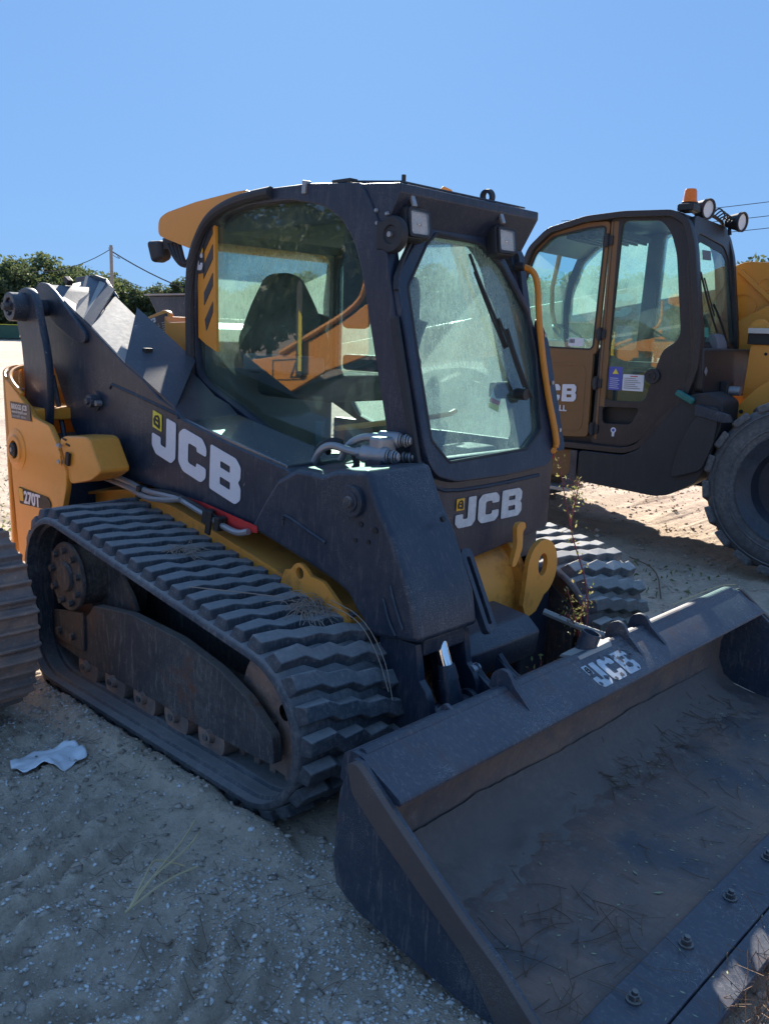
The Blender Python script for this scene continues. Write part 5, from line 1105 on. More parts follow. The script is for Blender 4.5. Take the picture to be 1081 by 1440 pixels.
MB().cyl((1.13, -.27, .45), (1.13, -.23, .45), .022, n=16).obj('link_pin', STEEL, LD)
MB().py([(1.16, .08), (1.36, .10), (1.36, .33), (1.20, .30)], -.5, .75).obj('coupler_frame', BLACK, LD, .01)
MB().box((1.22, .20, .36), (.06, .5, .018), Matrix.Rotation(.2, 3, 'Z')).obj('coupler_bar', BLACK, LD, .003)
MB().tube([(1.00, .38, .50), (1.14, .43, .46), (1.34, .50, .42)], .014, 6, 0).obj('lever_bar', GREY_GLARE, LD)
for k in range(3): MB().tube([(.98, -.42-.02*k, .50), (1.02, -.44-.01*k, .42), (1.0, -.43, .33), (1.06, -.42, .27)], .010, 6, 2).obj('hydraulic_hose', DARK, LD)

# ---------------- bucket
BK = None
B0, B1 = -1.085, 1.315
def bpart(name, poly, mat=BUCKET_OUT, y0=B0, y1=B1, bv=.004, parent=None, **k):
    return MB().py(poly, y0, y1).obj(name, mat, parent or BK, bv, **k)
# shell: inner back and floor as one curved plate
inner = [(1.50, .445), (1.455, .425), (1.405, .34), (1.375, .25), (1.375, .17), (1.405, .10), (1.46, .065), (1.54, .05), (1.75, .040), (2.00, .030)]
outer = [(p[0]-.014 if i < 5 else p[0], p[1] if i < 4 else p[1]-.014) for i, p in enumerate(inner)]
BK = bpart('bucket', inner+outer[::-1], BUCKET_IN, bv=0, parent=LD, angle=40)
bpart('top_channel', rnd([(1.33, .42), (1.345, .500), (1.37, .515), (1.415, .512), (1.432, .500), (1.552, .442), (1.556, .430), (1.545, .424), (1.45, .436), (1.40, .40)], .006, 2), bv=0)
bpart('spine', [(1.33, .10), (1.345, .42), (1.40, .40), (1.372, .25), (1.372, .17), (1.40, .06)])
# rounded top bead on the far end catching the light
MB().tube([(1.395, B0+.02, .505), (1.395, B1-.02, .505)], .018, 10, 0).obj('top_bead', BUCKET_OUT, BK)
# cutting edge: seam, bolted strip, step, lip
bpart('floor_plate', [(1.98, .030), (2.05, .028), (2.05, .010), (1.98, .012)], BUCKET_IN, B0, B1, 0)
bpart('base_edge', [(2.044, .046), (2.185, .036), (2.185, .012), (2.044, .018)], BUCKET_OUT, B0-.01, B1+.01, .003)
bpart('cutting_edge', [(2.188, .030), (2.262, .020), (2.268, .010), (2.188, .008)], BUCKET_OUT, B0-.01, B1+.01, .002)
for k in range(8):
    y = -.822+.283*k
    b = MB(); b.cyl((2.097, y, .040), (2.097, y, .047), .020, n=16); b.cyl((2.097, y, .047), (2.097, y, .060), .014, n=6); b.cyl((2.097, y, .060), (2.099, y, .070), .008, n=10)
    b.obj('edge_bolt', FRAME_DIRTY, BK)
# end plates
ep = [(1.40, .508), (1.43, .505), (1.535, .425), (1.77, .255), (1.895, .18), (2.05, .045), (2.06, .012), (1.80, .012), (1.58, .045), (1.42, .075), (1.345, .115), (1.33, .17), (1.335, .25), (1.35, .40)]
bpart('end_plate', ep, BUCKET_OUT, B0-.018, B0, .002); bpart('end_plate', ep, BUCKET_OUT, B1, B1+.018, .002)
es = [(1.395, .500), (1.425, .514), (1.45, .50), (1.555, .42), (1.79, .255), (1.91, .18), (2.08, .045), (2.10, .012), (1.93, .012), (1.80, .165), (1.675, .245), (1.50, .36), (1.415, .425)]
bpart('side_edge', rnd(es, .01, 2), EDGE, B0-.040, B0-.018, .003); bpart('side_edge', rnd(es, .01, 2), EDGE, B1+.018, B1+.036, .003)
# gussets over the top channel
for y, h in ((-.425, 1), (.300, 1), (.475, .9)):
    gp = [(1.33, .50), (1.345, .555), (1.375, .575), (1.405, .570), (1.43, .53), (1.50, .466), (1.43, .495)]
    gp = [(x, .50+(z-.50)*h) for x, z in gp]
    bpart('gusset', rnd(gp, .012, 3), BUCKET_OUT, y-.008, y+.008, .003)
MB().py(rnd([(1.34, .505), (1.37, .535), (1.41, .515), (1.42, .500)], .01), -.70, -.685).obj('gusset', BUCKET_OUT, BK, .002)
MB().ring((1.365, .085, .49), (1.385, .10, .575), .036, .030, 28).obj('pipe_stub', BUCKET_OUT, BK)
MB().add([(1.34, -.02, .512), (1.41, -.02, .520), (1.41, .20, .528), (1.34, .20, .520), (1.33, -.02, .500), (1.42, -.02, .505), (1.42, .2, .505), (1.33, .2, .50)], [(0, 1, 2, 3), (0, 4, 5, 1), (1, 5, 6, 2), (2, 6, 7, 3), (3, 7, 4, 0)]).obj('top_pad', GREY_GLARE, BK, .004)
# worn lettering on the sloped face
sv = Vector((-.120, 0, .058)); su = Vector((0, 1, 0)); nn = su.cross(sv).normalized()
if nn.x < 0: nn = -nn
lo_ = Vector((1.552, 0, .442))
logo(BK, lo_+su*(-.055)+sv*.16, su*.086, sv*.78, nn, WHITE_WORN, WHITE_WORN, depth=.0015)
for k in range(26):
    a = random.uniform(-.06, .25); b = random.uniform(.12, .95); s_ = random.uniform(.004, .013)
    pts = [(a+s_*math.cos(t)*random.uniform(.5, 1.3), b+s_*8*math.sin(t)*random.uniform(.5, 1.3)) for t in [i*PI/3 for i in range(6)]]
    link('worn_patch', plate([pts], .0008, basis(lo_+nn*.0042, su, sv, nn)), BUCKET_OUT, BK, smooth=False)

# pine needles, chaff and a few green leaves in the bucket
def bz(x, y):
    pts = inner
    for i in range(len(pts)-1):
        if i >= 4 and pts[i][0] <= x <= pts[i+1][0]:
            t = (x-pts[i][0])/(pts[i+1][0]-pts[i][0]); return pts[i][1]*(1-t)+pts[i+1][1]*t
    return .046 if x < 2.185 else .032
nd = litter(90, (1.42, 2.2), (-1.0, 1.0), .03, .12, zf=bz, lift=.008)+litter(46, (1.75, 2.05), (-.98, -.55), .08, .16, zf=bz, lift=.015)+litter(170, (1.40, 1.62), (.0, 1.1), .03, .09, zf=bz, lift=.012)
tag(strands('pine_needles', nd, NEEDLE, r=.0011), kind='stuff')
ch_ = MB()
for k in range(420):
    x = random.uniform(1.40, 2.24); y = random.uniform(-1.05, 1.2) if k % 3 else random.gauss(.35, .35); y = max(-1.05, min(1.25, y)); z = bz(x, y)+.003; s_ = random.uniform(.0015, .0045)*(2.0 if k % 40 == 0 else 1); t = random.uniform(0, 6)
    ch_.add([(x+s_*2*math.cos(t), y+s_*2*math.sin(t), z), (x-s_*.6*math.sin(t), y+s_*.6*math.cos(t), z+.001), (x-s_*2*math.cos(t), y-s_*2*math.sin(t), z+.002), (x+s_*.6*math.sin(t), y-s_*.6*math.cos(t), z)], [(0, 1, 2, 3)])
tag(ch_.obj('leaf_litter', simple('litter', (.40, .42, .24), .8), None, smooth=False), kind='stuff')
# dirt drifted into the back of the bucket
dm_ = MB(); nn_ = 90; mm_ = 16; vs = []
for i in range(nn_):
    for j in range(mm_):
        y = -.98+2.2*i/(nn_-1); t = j/(mm_-1); x = 1.385+.46*t*(.6+.5*max(0, float(fbm(np.array(y*1.3), np.array(2.), 2, 61))))
        edge = math.sin(PI*min(1, max(0, i/(nn_-1))))**.4
        z = bz(x, y)-.006+(.05*(1-t)**1.6+.010*float(fbm(np.array(x*22), np.array(y*22), 3, 12)))*edge*(.55+.6*max(0, float(fbm(np.array(y*1.1+3), np.array(0.), 2, 62)))) - (.006 if t > .93 else 0)
        vs.append((x, y, z))
dm_.add(vs, [(i*mm_+j, (i+1)*mm_+j, (i+1)*mm_+j+1, i*mm_+j+1) for i in range(nn_-1) for j in range(mm_-1)])
tag(dm_.obj('bucket_dirt', paint('bucket_dirt_mat', (.15, .125, .115), .9, .8, (.28, .22, .19), 0, orange=.3), None, angle=80), kind='stuff')

# ---------------- straw and weeds caught on the machine
def tuft(name, c, n, spread, label, long=None, mat=STRAW, seed=3):
    g = random.Random(seed); mb = MB()
    for k in range(n):
        t = g.uniform(0, 2*PI); l = g.uniform(.03, .13)*spread; x, y = g.gauss(c[0], .035*spread), g.gauss(c[1], .045*spread); z = c[2]-(x-c[0])*c[3]
        pts = [(x, y, z+.004), (x+l*.4*math.cos(t), y+l*.4*math.sin(t), z+g.uniform(.01, .045)*spread-(l*.4*math.cos(t))*c[3]),
               (x+l*math.cos(t+.5), y+l*math.sin(t+.5), z+g.uniform(.0, .02)-(l*math.cos(t+.5))*c[3])]
        mb.tube(pts, .0013, 3, 1)
    for pts in long or []: mb.tube(pts, .0018, 4, 2)
    return tag(mb.obj(name, mat, smooth=False), label, 'straw')
TS = simple('grey_straw', (.34, .27, .22), .85)
tuft('straw_tuft', (.70, -.62, .635, .34), 150, .8, 'grey tuft of dry straw caught on the front of the near track', mat=TS,
     long=[[(.62, -.68, .68), (.52, -.80, .70), (.40, -.94, .72)], [(.74, -.60, .67), (.88, -.58, .645), (.98, -.585, .55), (1.05, -.60, .44)], [(.74, -.58, .68), (.88, -.56, .65), (1.0, -.57, .54), (1.06, -.59, .41)]])
tuft('straw_tuft', (.06, -.72, .74, .19), 60, .55, 'small wisp of straw on the middle of the near track', mat=TS, seed=5)
WEEDST = simple('red_stem', (.30, .05, .05), .6)
def weed(name, stems, label, seed, nl=60, ls=.010):
    w = thing(name, label, 'weed', stems[0][0]); g = random.Random(seed); b0 = Vector(stems[0][0]); mb = MB(); lf = MB()
    for st in stems:
        pts = [Vector(p)-b0 for p in st]; mb.tube(pts, lambda k: .0042*(1-.6*k), 6, 2)
        for k in range(nl):
            t = g.uniform(.3, 1)*(len(pts)-1); i = min(int(t), len(pts)-2); p = pts[i].lerp(pts[i+1], t-i)+Vector([g.gauss(0, .022) for _ in range(3)])
            a = Vector([g.gauss(0, 1) for _ in range(3)]).normalized(); c = a.cross(Vector([g.gauss(0, 1) for _ in range(3)])).normalized(); s_ = ls*g.uniform(.5, 1.2)
            lf.add([p-a*s_, p+c*s_*.45, p+a*s_, p-c*s_*.45], [(0, 1, 2, 3)])
            if k % 4 == 0: mb.tube([pts[i].lerp(pts[i+1], t-i), p], .0012, 3, 0)
    mb.obj('stem', WEEDST, w, smooth=False); lo = lf.obj('leaves', LEAF2, w, smooth=False)
weed('weed', [[(1.12, .50, .02), (1.11, .50, .24), (1.11, .49, .40), (1.10, .44, .52), (1.08, .41, .62)], [(1.11, .50, .34), (1.12, .46, .44), (1.13, .38, .50), (1.13, .33, .54)],
              [(1.11, .50, .34), (1.14, .38, .36), (1.16, .24, .30), (1.15, .16, .25)], [(1.11, .49, .42), (1.09, .53, .50), (1.08, .56, .54)]], 'red stemmed weed with yellow green leaves growing between bucket and far track', 4, 45)
weed('weed', [[(1.10, .52, .01), (1.09, .58, .30), (1.04, .66, .55), (.93, .70, .72), (.90, .70, .80), (.86, .68, .98), (.84, .66, 1.10)], [(.90, .70, .80), (.88, .76, .90), (.87, .80, .98)]], 'thin weed climbing beside the far lower corner of the cab', 9, 70, .010)
weed('weed', [[(1.20, .14, .02), (1.20, .13, .20), (1.18, .10, .34), (1.17, .12, .40)], [(1.20, .13, .20), (1.19, .06, .30), (1.17, .02, .36)]], 'low leafy weed behind the bucket under the yellow plate', 12, 50, .013)

# ================================================================== the telehandler
TH = thing('telehandler', 'brown-yellow telehandler with amber beacon on its cab, parked at right behind the loader', 'telehandler', (.817, 3.67, 0), R(6.6))
def big_wheel(c, r, w, label=None, out=-1):
    """axle along local y; outer face at c.y"""
    y0, y1 = c[1], c[1]+w
    prof = [(.04*w, r*.60), (0, r*.66), (-.02*w, r*.78), (.03*w, r*.90), (.10*w, r*.945), (.5*w, r*.955), (.90*w, r*.945), (.97*w, r*.90), (1.02*w, r*.78), (w, r*.66), (.96*w, r*.60)]
    t = MB().lathe(prof, (c[0], c[1], c[2]), n=72).obj('wheel', TYRE, TH, angle=50)
    if label: t['label'] = label
    for rr in (.70, .86): MB().lathe([(-.022*w, r*rr-.006), (-.034*w, r*rr), (-.022*w, r*rr+.006)], c, n=64).obj('sidewall_rib', TYRE, t)
    bm = MB(); n = 20
    bm.add([], [])
    # one heavy tread block reaching over the shoulder, built at angle 0 about the axle
    def blk(y0, y1, a0, a1, sk):
        vs = []
        for (y, a) in ((y0, a0), (y0, a1), (y1, a0+sk), (y1, a1+sk)):
            for k in (.90, 1.0):
                rr = r*(k if not (y == y0 and k == 1.0) else .985); vs.append((rr*math.cos(a), y, rr*math.sin(a)))
        return vs, [(0, 1, 3, 2), (4, 6, 7, 5), (0, 4, 5, 1), (2, 3, 7, 6), (0, 2, 6, 4), (1, 5, 7, 3)]
    da = 2*PI/n
    m1 = MB(); m1.add(*blk(.0, w*.54, 0, da*.66, da*.45)); me1 = m1.mesh('tread_block'); me1.materials.append(TYRE)
    m2 = MB(); m2.add(*blk(w*.46, w, da*.45, da*1.1, -da*.45)); me2 = m2.mesh('tread_block'); me2.materials.append(TYRE)
    for k in range(n):
        for me_ in (me1, me2):
            o = bpy.data.objects.new('tread_block', me_); COL.objects.link(o); o.parent = t
            b = o.modifiers.new('bevel', 'BEVEL'); b.width = .012; b.segments = 2
            o.location = c; o.rotation_euler = (0, -k*da, 0)
    MB().lathe([(.02*w, r*.62), (-.01*w, r*.615), (.02*w, r*.585), (.06*w, r*.56), (.10*w, r*.47), (.40*w, r*.44), (.42*w, r*.30), (.30*w, r*.27), (.30*w, r*.14), (.22*w, r*.12), (.22*w, 0)], c, n=56).obj('rim', paint('rim_black_paint', (.020, .026, .040), .35, .4, (.20, .22, .26), .4), t)
    for k in range(10):
        a = 2*PI*k/10; MB().cyl((c[0]+r*.21*math.cos(a), c[1]+.30*w, c[2]+r*.21*math.sin(a)), (c[0]+r*.21*math.cos(a), c[1]+.23*w, c[2]+r*.21*math.sin(a)), .016, n=6).obj('wheel_nut', STEEL, t)
    return t
big_wheel((.03, .0, .635), .65, .42, 'rear wheel cut by the right picture edge'); big_wheel((-2.85, .0, .61), .62, .42, 'front wheel mostly hidden behind the loader cab')
big_wheel((.02, 1.75, .61), .62, .42); big_wheel((-2.85, 1.75, .61), .62, .42)
# chassis
MB().span((-3.5, .50, .50), (.9, 1.70, .86)).obj('chassis', BLACK, TH, .03)
for x in (.02, -2.85): MB().cyl((x, .3, .61), (x, 1.9, .61), .12, n=20).obj('axle', BLACK, TH)
rc = rnd([(-.78, .72), (-.60, 1.02), (-.48, 1.20), (-.44, 1.38), (-.40, 1.60), (.95, 1.58), (1.15, 1.40), (1.15, .85), (.70, .80), (.55, 1.18), (.30, 1.36), (.0, 1.40), (-.30, 1.30), (-.52, 1.05), (-.66, .72)], .05, 3)
link('rear_side_plate', plate([rnd([(-.84, .70), (-.66, .98), (-.50, 1.20), (-.38, 1.33), (-.20, 1.42), (1.2, 1.46), (1.2, .60), (-.60, .60)], .05, 4)], .03, MY(.44), .004), YELLOW, TH)
MB().py(rnd([(-.56, 1.20), (-.54, 1.62), (1.2, 1.60), (1.2, 1.2)], .03, 3), .62, .66).obj('rear_tower_plate', YELLOW, TH, .006)
MB().span((-.56, .60, 1.62), (1.2, .66, 1.70)).obj('dark_band', DARK, TH, .004)
MB().span((-.56, .58, 1.70), (1.2, .66, 1.74)).obj('light_ledge', CREAM, TH, .004)
for k in range(7): MB().cyl((-.50+.22*k, .66, 1.74), (-.50+.22*k, .72, 1.74), .07, n=20).obj('yellow_lobe', YELLOW, TH, .004)
for (x, z, r_) in ((-.42, 1.55, .012), (-.26, 1.53, .016), (-.50, 1.12, .016), (-.40, 1.09, .010), (-.55, 1.08, .008), (-.54, 1.03, .008)):
    MB().cyl((x, .42 if z < 1.3 else .615, z), (x, .43 if z < 1.3 else .625, z), r_, n=14).obj('plug', DARK, TH)
MB().py([(-.30, 1.30), (-.14, 1.32), (-.06, 1.30), (-.10, 1.275), (-.28, 1.285)], .40, .43).obj('vent_lip', STEEL, TH)
# tower and boom
MB().py(rnd([(-.95, 1.70), (-.45, 1.98), (-.20, 1.96), (1.2, 1.80), (1.2, 1.60), (-.95, 1.5)], .03, 3), 1.02, 1.10).obj('ram_cover', YELLOW, TH, .01)
MB().py(rnd([(-1.05, 1.72), (-1.05, 2.16), (-.80, 2.28), (.20, 2.22), (.9, 2.20), (1.2, 1.8), (1.2, 1.75)], .06, 4), 1.16, 1.22).obj('boom_rear_plate', YELLOW, TH, .008)
for (x, z, r_) in ((-.78, 1.92, .11), (-.62, 2.10, .05), (-.48, 2.06, .08), (-.25, 2.00, .09)): MB().ring((x, 1.16, z), (x, 1.150, z), r_, r_-.012, 28).obj('weld_disc', YELLOW, TH)
MB().box((-.66, 1.14, 2.06), (.035, .03, .46), Matrix.Rotation(-.85, 3, 'Y')).obj('boom_stiffener', YELLOW, TH, .004)
bo = MB(); bo.py([(-5.6, 1.02), (-5.6, 1.40), (-.9, 2.24), (.4, 2.22), (.4, 1.84), (-.9, 1.84)], 1.22, 1.58); bo.obj('boom', YELLOW, TH, .02)
MB().py(rnd([(-6.3, .55), (-6.25, 1.25), (-5.9, 1.55), (-5.4, 1.5), (-5.5, .95), (-6.0, .5)], .08, 3), 1.20, 1.60).obj('boom_head', YELLOW, TH, .02)
MB().span((-6.45, .7, .25), (-6.33, 2.1, .95)).obj('fork_carriage', BLACK, TH, .02)
for y0 in (.95, 1.75): MB().span((-7.5, y0, .20), (-6.40, y0+.12, .25)).obj('fork_tine', BLACK, TH, .01)
logo(TH, (-2.35, 1.214, 1.76), (.30, 0, .04), (0, 0, .20), (0, -1, 0)); link('warning_sticker', plate([[(-4.6, 1.35), (-4.1, 1.43), (-4.1, 1.62), (-4.6, 1.54)]], .003, MY(1.216)), YSTICK, TH, smooth=False)
# front mudguard and nose
mg = MB(); n = 14; vs = []
for k in range(n+1):
    a = PI*(.10+.85*k/n); x = -2.85+.72*math.cos(a); z = .61+.72*math.sin(a); vs += [(x, .0, z), (x, .46, z+.01)]
mg.add(vs, [(2*k, 2*k+2, 2*k+3, 2*k+1) for k in range(n)]); o = mg.obj('front_mudguard', PLASTIC, TH); q_ = o.modifiers.new('t', 'SOLIDIFY'); q_.thickness = .02
MB().py(rnd([(-3.6, .6), (-3.6, 1.05), (-3.0, 1.30), (-2.2, 1.35), (-2.2, .6)], .08, 4), .55, 1.0).obj('front_nose', YELLOW, TH, .02)
# engine side on the far flank
MB().py(rnd([(-2.6, .85), (-2.5, 1.35), (-1.0, 1.45), (.3, 1.35), (.3, .85)], .08, 4), 1.62, 2.0).obj('engine_cover', YELLOW, TH, .04)
# ------------- cab
TY0, TY1 = .10, 1.03
def inset_poly(p, d):
    out = []; n = len(p)
    for i in range(n):
        a, b, c = Vector(p[i-1]), Vector(p[i]), Vector(p[(i+1) % n]); e1 = (b-a).normalized(); e2 = (c-b).normalized(); n1 = Vector((-e1.y, e1.x)); n2 = Vector((-e2.y, e2.x))
        m = (n1+n2).normalized(); out.append(tuple(b+m*d/max(.4, m.dot(n1))))
    return out
outer_c = rnd([(-2.30, 1.50), (-2.30, 2.02), (-2.18, 2.33), (-2.02, 2.47), (-1.70, 2.545), (-1.40, 2.565), (-1.02, 2.555), (-.90, 2.48), (-.84, 2.30), (-.735, 1.65), (-.735, 1.42), (-.80, 1.20), (-1.12, .80), (-1.24, .755), (-1.95, .755), (-2.12, .80)], .05, 4)
w1 = rnd([(-2.235, 1.545), (-2.235, 2.02), (-2.14, 2.28), (-2.00, 2.41), (-1.70, 2.465), (-1.545, 2.475), (-1.575, 1.56), (-1.60, 1.535)], .04, 4)
w2 = rnd([(-1.42, 2.50), (-1.12, 2.49), (-1.04, 2.40), (-.985, 2.25), (-.90, 1.68), (-.93, 1.62), (-1.02, 1.56), (-1.055, 1.45), (-1.13, 1.16), (-1.455, 1.15)], .05, 4)
door_o = rnd([(-2.262, 1.50), (-2.262, 2.03), (-2.155, 2.31), (-2.01, 2.44), (-1.70, 2.495), (-1.515, 2.50), (-1.545, .82), (-1.95, .80), (-2.08, .84)], .04, 4)
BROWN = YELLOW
TFR = paint('telehandler_frame_paint', (.022, .018, .020), .4, .25, (.22, .16, .12), .2)
def ring_of(poly, d, y, depth, name, mat, bev=.004):
    return link(name, plate([poly, inset_poly(poly, d)], depth, MY(y), bev), mat, TH)
area = sum(outer_c[i][0]*outer_c[(i+1) % len(outer_c)][1]-outer_c[(i+1) % len(outer_c)][0]*outer_c[i][1] for i in range(len(outer_c)))
sg = 1 if area > 0 else -1
ring_of(outer_c, sg*.045, TY0-.012, .09, 'cab_frame', TFR)
link('far_cab_frame', plate([outer_c, inset_poly(w1, 0), inset_poly(w2, 0)], .06, MY(TY1-.03)), TFR, TH)
fwl = plate([w1], .004, MY(TY1-.03)); link('far_glass', fwl, FAR_GLASS, TH, smooth=False); link('far_glass', plate([w2], .004, MY(TY1-.03)), FAR_GLASS, TH, smooth=False)
# door: yellow lower panel, frame round the glass
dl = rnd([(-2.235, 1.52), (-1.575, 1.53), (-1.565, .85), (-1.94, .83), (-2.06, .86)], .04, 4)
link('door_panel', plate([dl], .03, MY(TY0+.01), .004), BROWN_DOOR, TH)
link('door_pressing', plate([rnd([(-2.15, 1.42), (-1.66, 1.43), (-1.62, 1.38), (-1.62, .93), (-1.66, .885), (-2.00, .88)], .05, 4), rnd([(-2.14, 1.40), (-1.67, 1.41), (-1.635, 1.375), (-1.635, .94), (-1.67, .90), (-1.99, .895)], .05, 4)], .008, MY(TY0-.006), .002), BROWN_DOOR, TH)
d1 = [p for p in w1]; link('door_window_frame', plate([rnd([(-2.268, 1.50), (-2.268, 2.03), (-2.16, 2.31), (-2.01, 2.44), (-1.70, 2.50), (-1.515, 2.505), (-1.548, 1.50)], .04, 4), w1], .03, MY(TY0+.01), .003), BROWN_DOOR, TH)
link('door_glass', plate([w1], .004, MY(TY0+.015)), TH_GLASS, TH, smooth=False)
link('door_seal', plate([w1, inset_poly(w1, (1 if sum(w1[i][0]*w1[(i+1) % len(w1)][1]-w1[(i+1) % len(w1)][0]*w1[i][1] for i in range(len(w1))) > 0 else -1)*.012)], .012, MY(TY0-.004)), PLASTIC, TH)
# post and rear quarter with its window
q2 = rnd([(-1.505, 2.53), (-1.05, 2.525), (-.94, 2.44), (-.87, 2.27), (-.775, 1.65), (-.775, 1.44), (-.84, 1.22), (-1.14, .86), (-1.25, .80), (-1.535, .80)], .04, 4)
yy = .0
w2low = 1.15
link('quarter_panel', plate([q2, w2, rnd([(-1.46, 1.10), (-1.16, 1.11), (-1.22, .98), (-1.45, .97)], .03, 3)], .03, MY(TY0+.008), .003), TFR, TH)
link('quarter_glass', plate([w2], .004, MY(TY0+.012)), TH_GLASS, TH, smooth=False)
link('pocket_back', plate([[(-1.48, 1.12), (-1.14, 1.12), (-1.2, .95), (-1.48, .95)]], .004, MY(TY0+.06)), DARK, TH)
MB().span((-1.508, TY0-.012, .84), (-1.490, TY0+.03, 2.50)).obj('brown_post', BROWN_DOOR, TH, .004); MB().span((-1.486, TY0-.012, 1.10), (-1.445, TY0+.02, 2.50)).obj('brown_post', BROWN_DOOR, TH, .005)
for z in (2.36, 1.66, 1.28, .92):
    h = MB(); h.cyl((-1.528, TY0-.028, z-.05), (-1.528, TY0-.028, z+.05), .016, n=12); h.span((-1.56, TY0-.024, z-.035), (-1.48, TY0-.006, z+.035)); h.obj('door_hinge', PLASTIC, TH, .003)
MB().cyl((-1.08, TY0-.012, 1.36), (-1.08, TY0-.03, 1.36), .058, n=28).obj('round_cap', PLASTIC, TH, .004)
link('cap_ring', MB().ring((-1.08, TY0-.03, 1.36), (-1.08, TY0-.036, 1.36), .03, .022, 24).mesh(), TFR, TH)
MB().cyl((-2.13, TY0-.008, 1.465), (-2.13, TY0-.025, 1.465), .022, n=18).obj('door_lock', PLASTIC, TH); MB().cyl((-2.13, TY0-.025, 1.465), (-2.13, TY0-.029, 1.465), .009, n=12).obj('lock_barrel', STEEL, TH)
MB().box((-2.16, TY0-.014, 1.465), (.10, .018, .05)).obj('door_handle', PLASTIC, TH, .012)
# lettering
logo(TH, (-2.075, TY0-.014, 1.105), (.120, 0, .006), (0, 0, .138), (0, -1, 0), WHITE, YSTICK)
link('model_text', text_mesh('LOADALL', basis((-2.06, TY0-.016, 1.035), (1, 0, .03), (0, 0, 1)), .064, .002, .0022, 1.08), WHITE, TH, smooth=False)
def stick(name, a, b, mat, y): link(name, plate([rnd([(a[0], a[1]), (b[0], a[1]), (b[0], b[1]), (a[0], b[1])], .006, 2)], .002, MY(y)), mat, TH, smooth=False)
YS = TY0+.008
stick('blue_notice', (-1.435, 1.235), (-1.325, 1.415), BLUEST, YS-.004); link('notice_triangle', plate([[(-1.405, 1.36), (-1.355, 1.36), (-1.38, 1.402)]], .002, MY(YS-.007)), YSTICK, TH, smooth=False)
stick('white_notice', (-1.318, 1.238), (-1.150, 1.362), WHITE, YS-.004)
for k in range(6):
    stick('notice_line', (-1.306, 1.255+.015*k), (-1.175-.02*(k % 3), 1.259+.015*k), GREYPL, YS-.007); stick('notice_line', (-1.422, 1.25+.015*k), (-1.345-.01*(k % 2), 1.254+.015*k), WHITE, YS-.007)
stick('notice_heading', (-1.26, 1.345), (-1.20, 1.352), RED, YS-.007)
stick('barcode_label', (-1.80, 1.56), (-1.67, 1.625), WHITE, TY0+.006)
for k in range(4): stick('barcode_mark', (-1.79+.012*k, 1.585), (-1.784+.012*k, 1.615), DARK, TY0+.003)
link('lifting_decal', plate([circ(-1.355, .925, .022, 16)], .002, MY(TY0-.010)), WHITE, TH, smooth=False); stick('decal_tail', (-1.365, .875), (-1.345, .91), WHITE, TY0-.0105)
link('decal_dot', plate([circ(-1.355, .925, .012, 12)], .002, MY(TY0-.012)), BLUEST, TH, smooth=False)
# roof
rp_ = [p for p in outer_c if p[1] > 2.3]
MB().py([(-2.18, 2.33), (-2.02, 2.47), (-1.70, 2.545), (-1.40, 2.565), (-1.02, 2.555), (-.93, 2.49), (-1.02, 2.50), (-1.40, 2.51), (-1.70, 2.49), (-2.00, 2.42), (-2.15, 2.30)], TY0+.03, TY1-.03).obj('roof', TFR, TH, .01)
MB().span((-1.9, .3, 2.42), (-1.5, .9, 2.46)).obj('roof_grille', PLASTIC, TH)
for k in range(6): MB().span((-1.95+.08*k, .25, 2.40), (-1.93+.08*k, .9, 2.44)).obj('roof_bar', PLASTIC, TH)
# rear face of the cab
def MRR(off=0):   # (y, z) on the raked rear plane
    k = -.16; n = Vector((1, 0, .16)).normalized(); return Matrix(((0, -.16, n.x, -.745+off+.16*1.5), (1, 0, 0, 0), (0, 1, n.z, 0), (0, 0, 0, 1)))
ro = rnd([(TY0-.02, 1.25), (TY0-.02, 2.36), (TY0+.06, 2.52), (TY1-.10, 2.52), (TY1+.0, 2.38), (TY1+.02, 1.25)], .05, 4); ri = rnd([(TY0+.04, 1.60), (TY0+.03, 2.33), (TY0+.12, 2.40), (TY1-.20, 2.36), (TY1-.08, 2.25), (TY1-.02, 1.60)], .06, 4)
link('rear_frame', plate([ro, ri], .05, MRR(-.02), .005), TFR, TH); link('rear_glass', plate([ri], .006, MRR(-.005)), TH_GLASS, TH, smooth=False)
link('glass_border', plate([ri, rnd([(TY0+.075, 1.625), (TY0+.065, 2.28), (TY0+.14, 2.345), (TY1-.22, 2.305), (TY1-.12, 2.22), (TY1-.055, 1.625)], .06, 4)], .003, MRR(.0)), DARK, TH, smooth=False)
link('green_label', plate([[(.22, 1.66), (.32, 1.66), (.32, 1.73), (.22, 1.73)]], .002, MRR(.006)), simple('green_label_mat', (.05, .30, .22), .4), TH, smooth=False)
link('dark_label', plate([rnd([(.28, 2.22), (.48, 2.23), (.48, 2.30), (.28, 2.29)], .01)], .002, MRR(.006)), GREYPL, TH, smooth=False)
tube_on = lambda pts, r, name, mat=DARK: MB().tube([MRR(p[2]) @ Vector((p[0], p[1], 0)) for p in pts], r, 6, 1).obj(name, mat, TH)
tube_on([(.14, 2.12, .03), (.24, 1.96, .03), (.36, 1.80, .03), (.45, 1.70, .03)], .008, 'wiper_blade'); tube_on([(.17, 2.08, .045), (.28, 1.92, .045), (.36, 1.82, .045)], .006, 'wiper_blade')
tube_on([(.34, 1.90, .05), (.50, 1.78, .05), (.60, 1.66, .05), (.64, 1.60, .05)], .009, 'wiper_arm')
MB().cyl(MRR(-.03) @ Vector((.62, 1.60, 0)), MRR(.06) @ Vector((.62, 1.60, 0)), .032, n=16).obj('wiper_motor', DARK, TH); MB().py(rnd([(-.80, 1.50), (-.80, 1.66), (-.74, 1.70), (-.70, 1.62), (-.69, 1.50)], .03), .36, .58).obj('motor_cover', GREYPL, TH, .01)
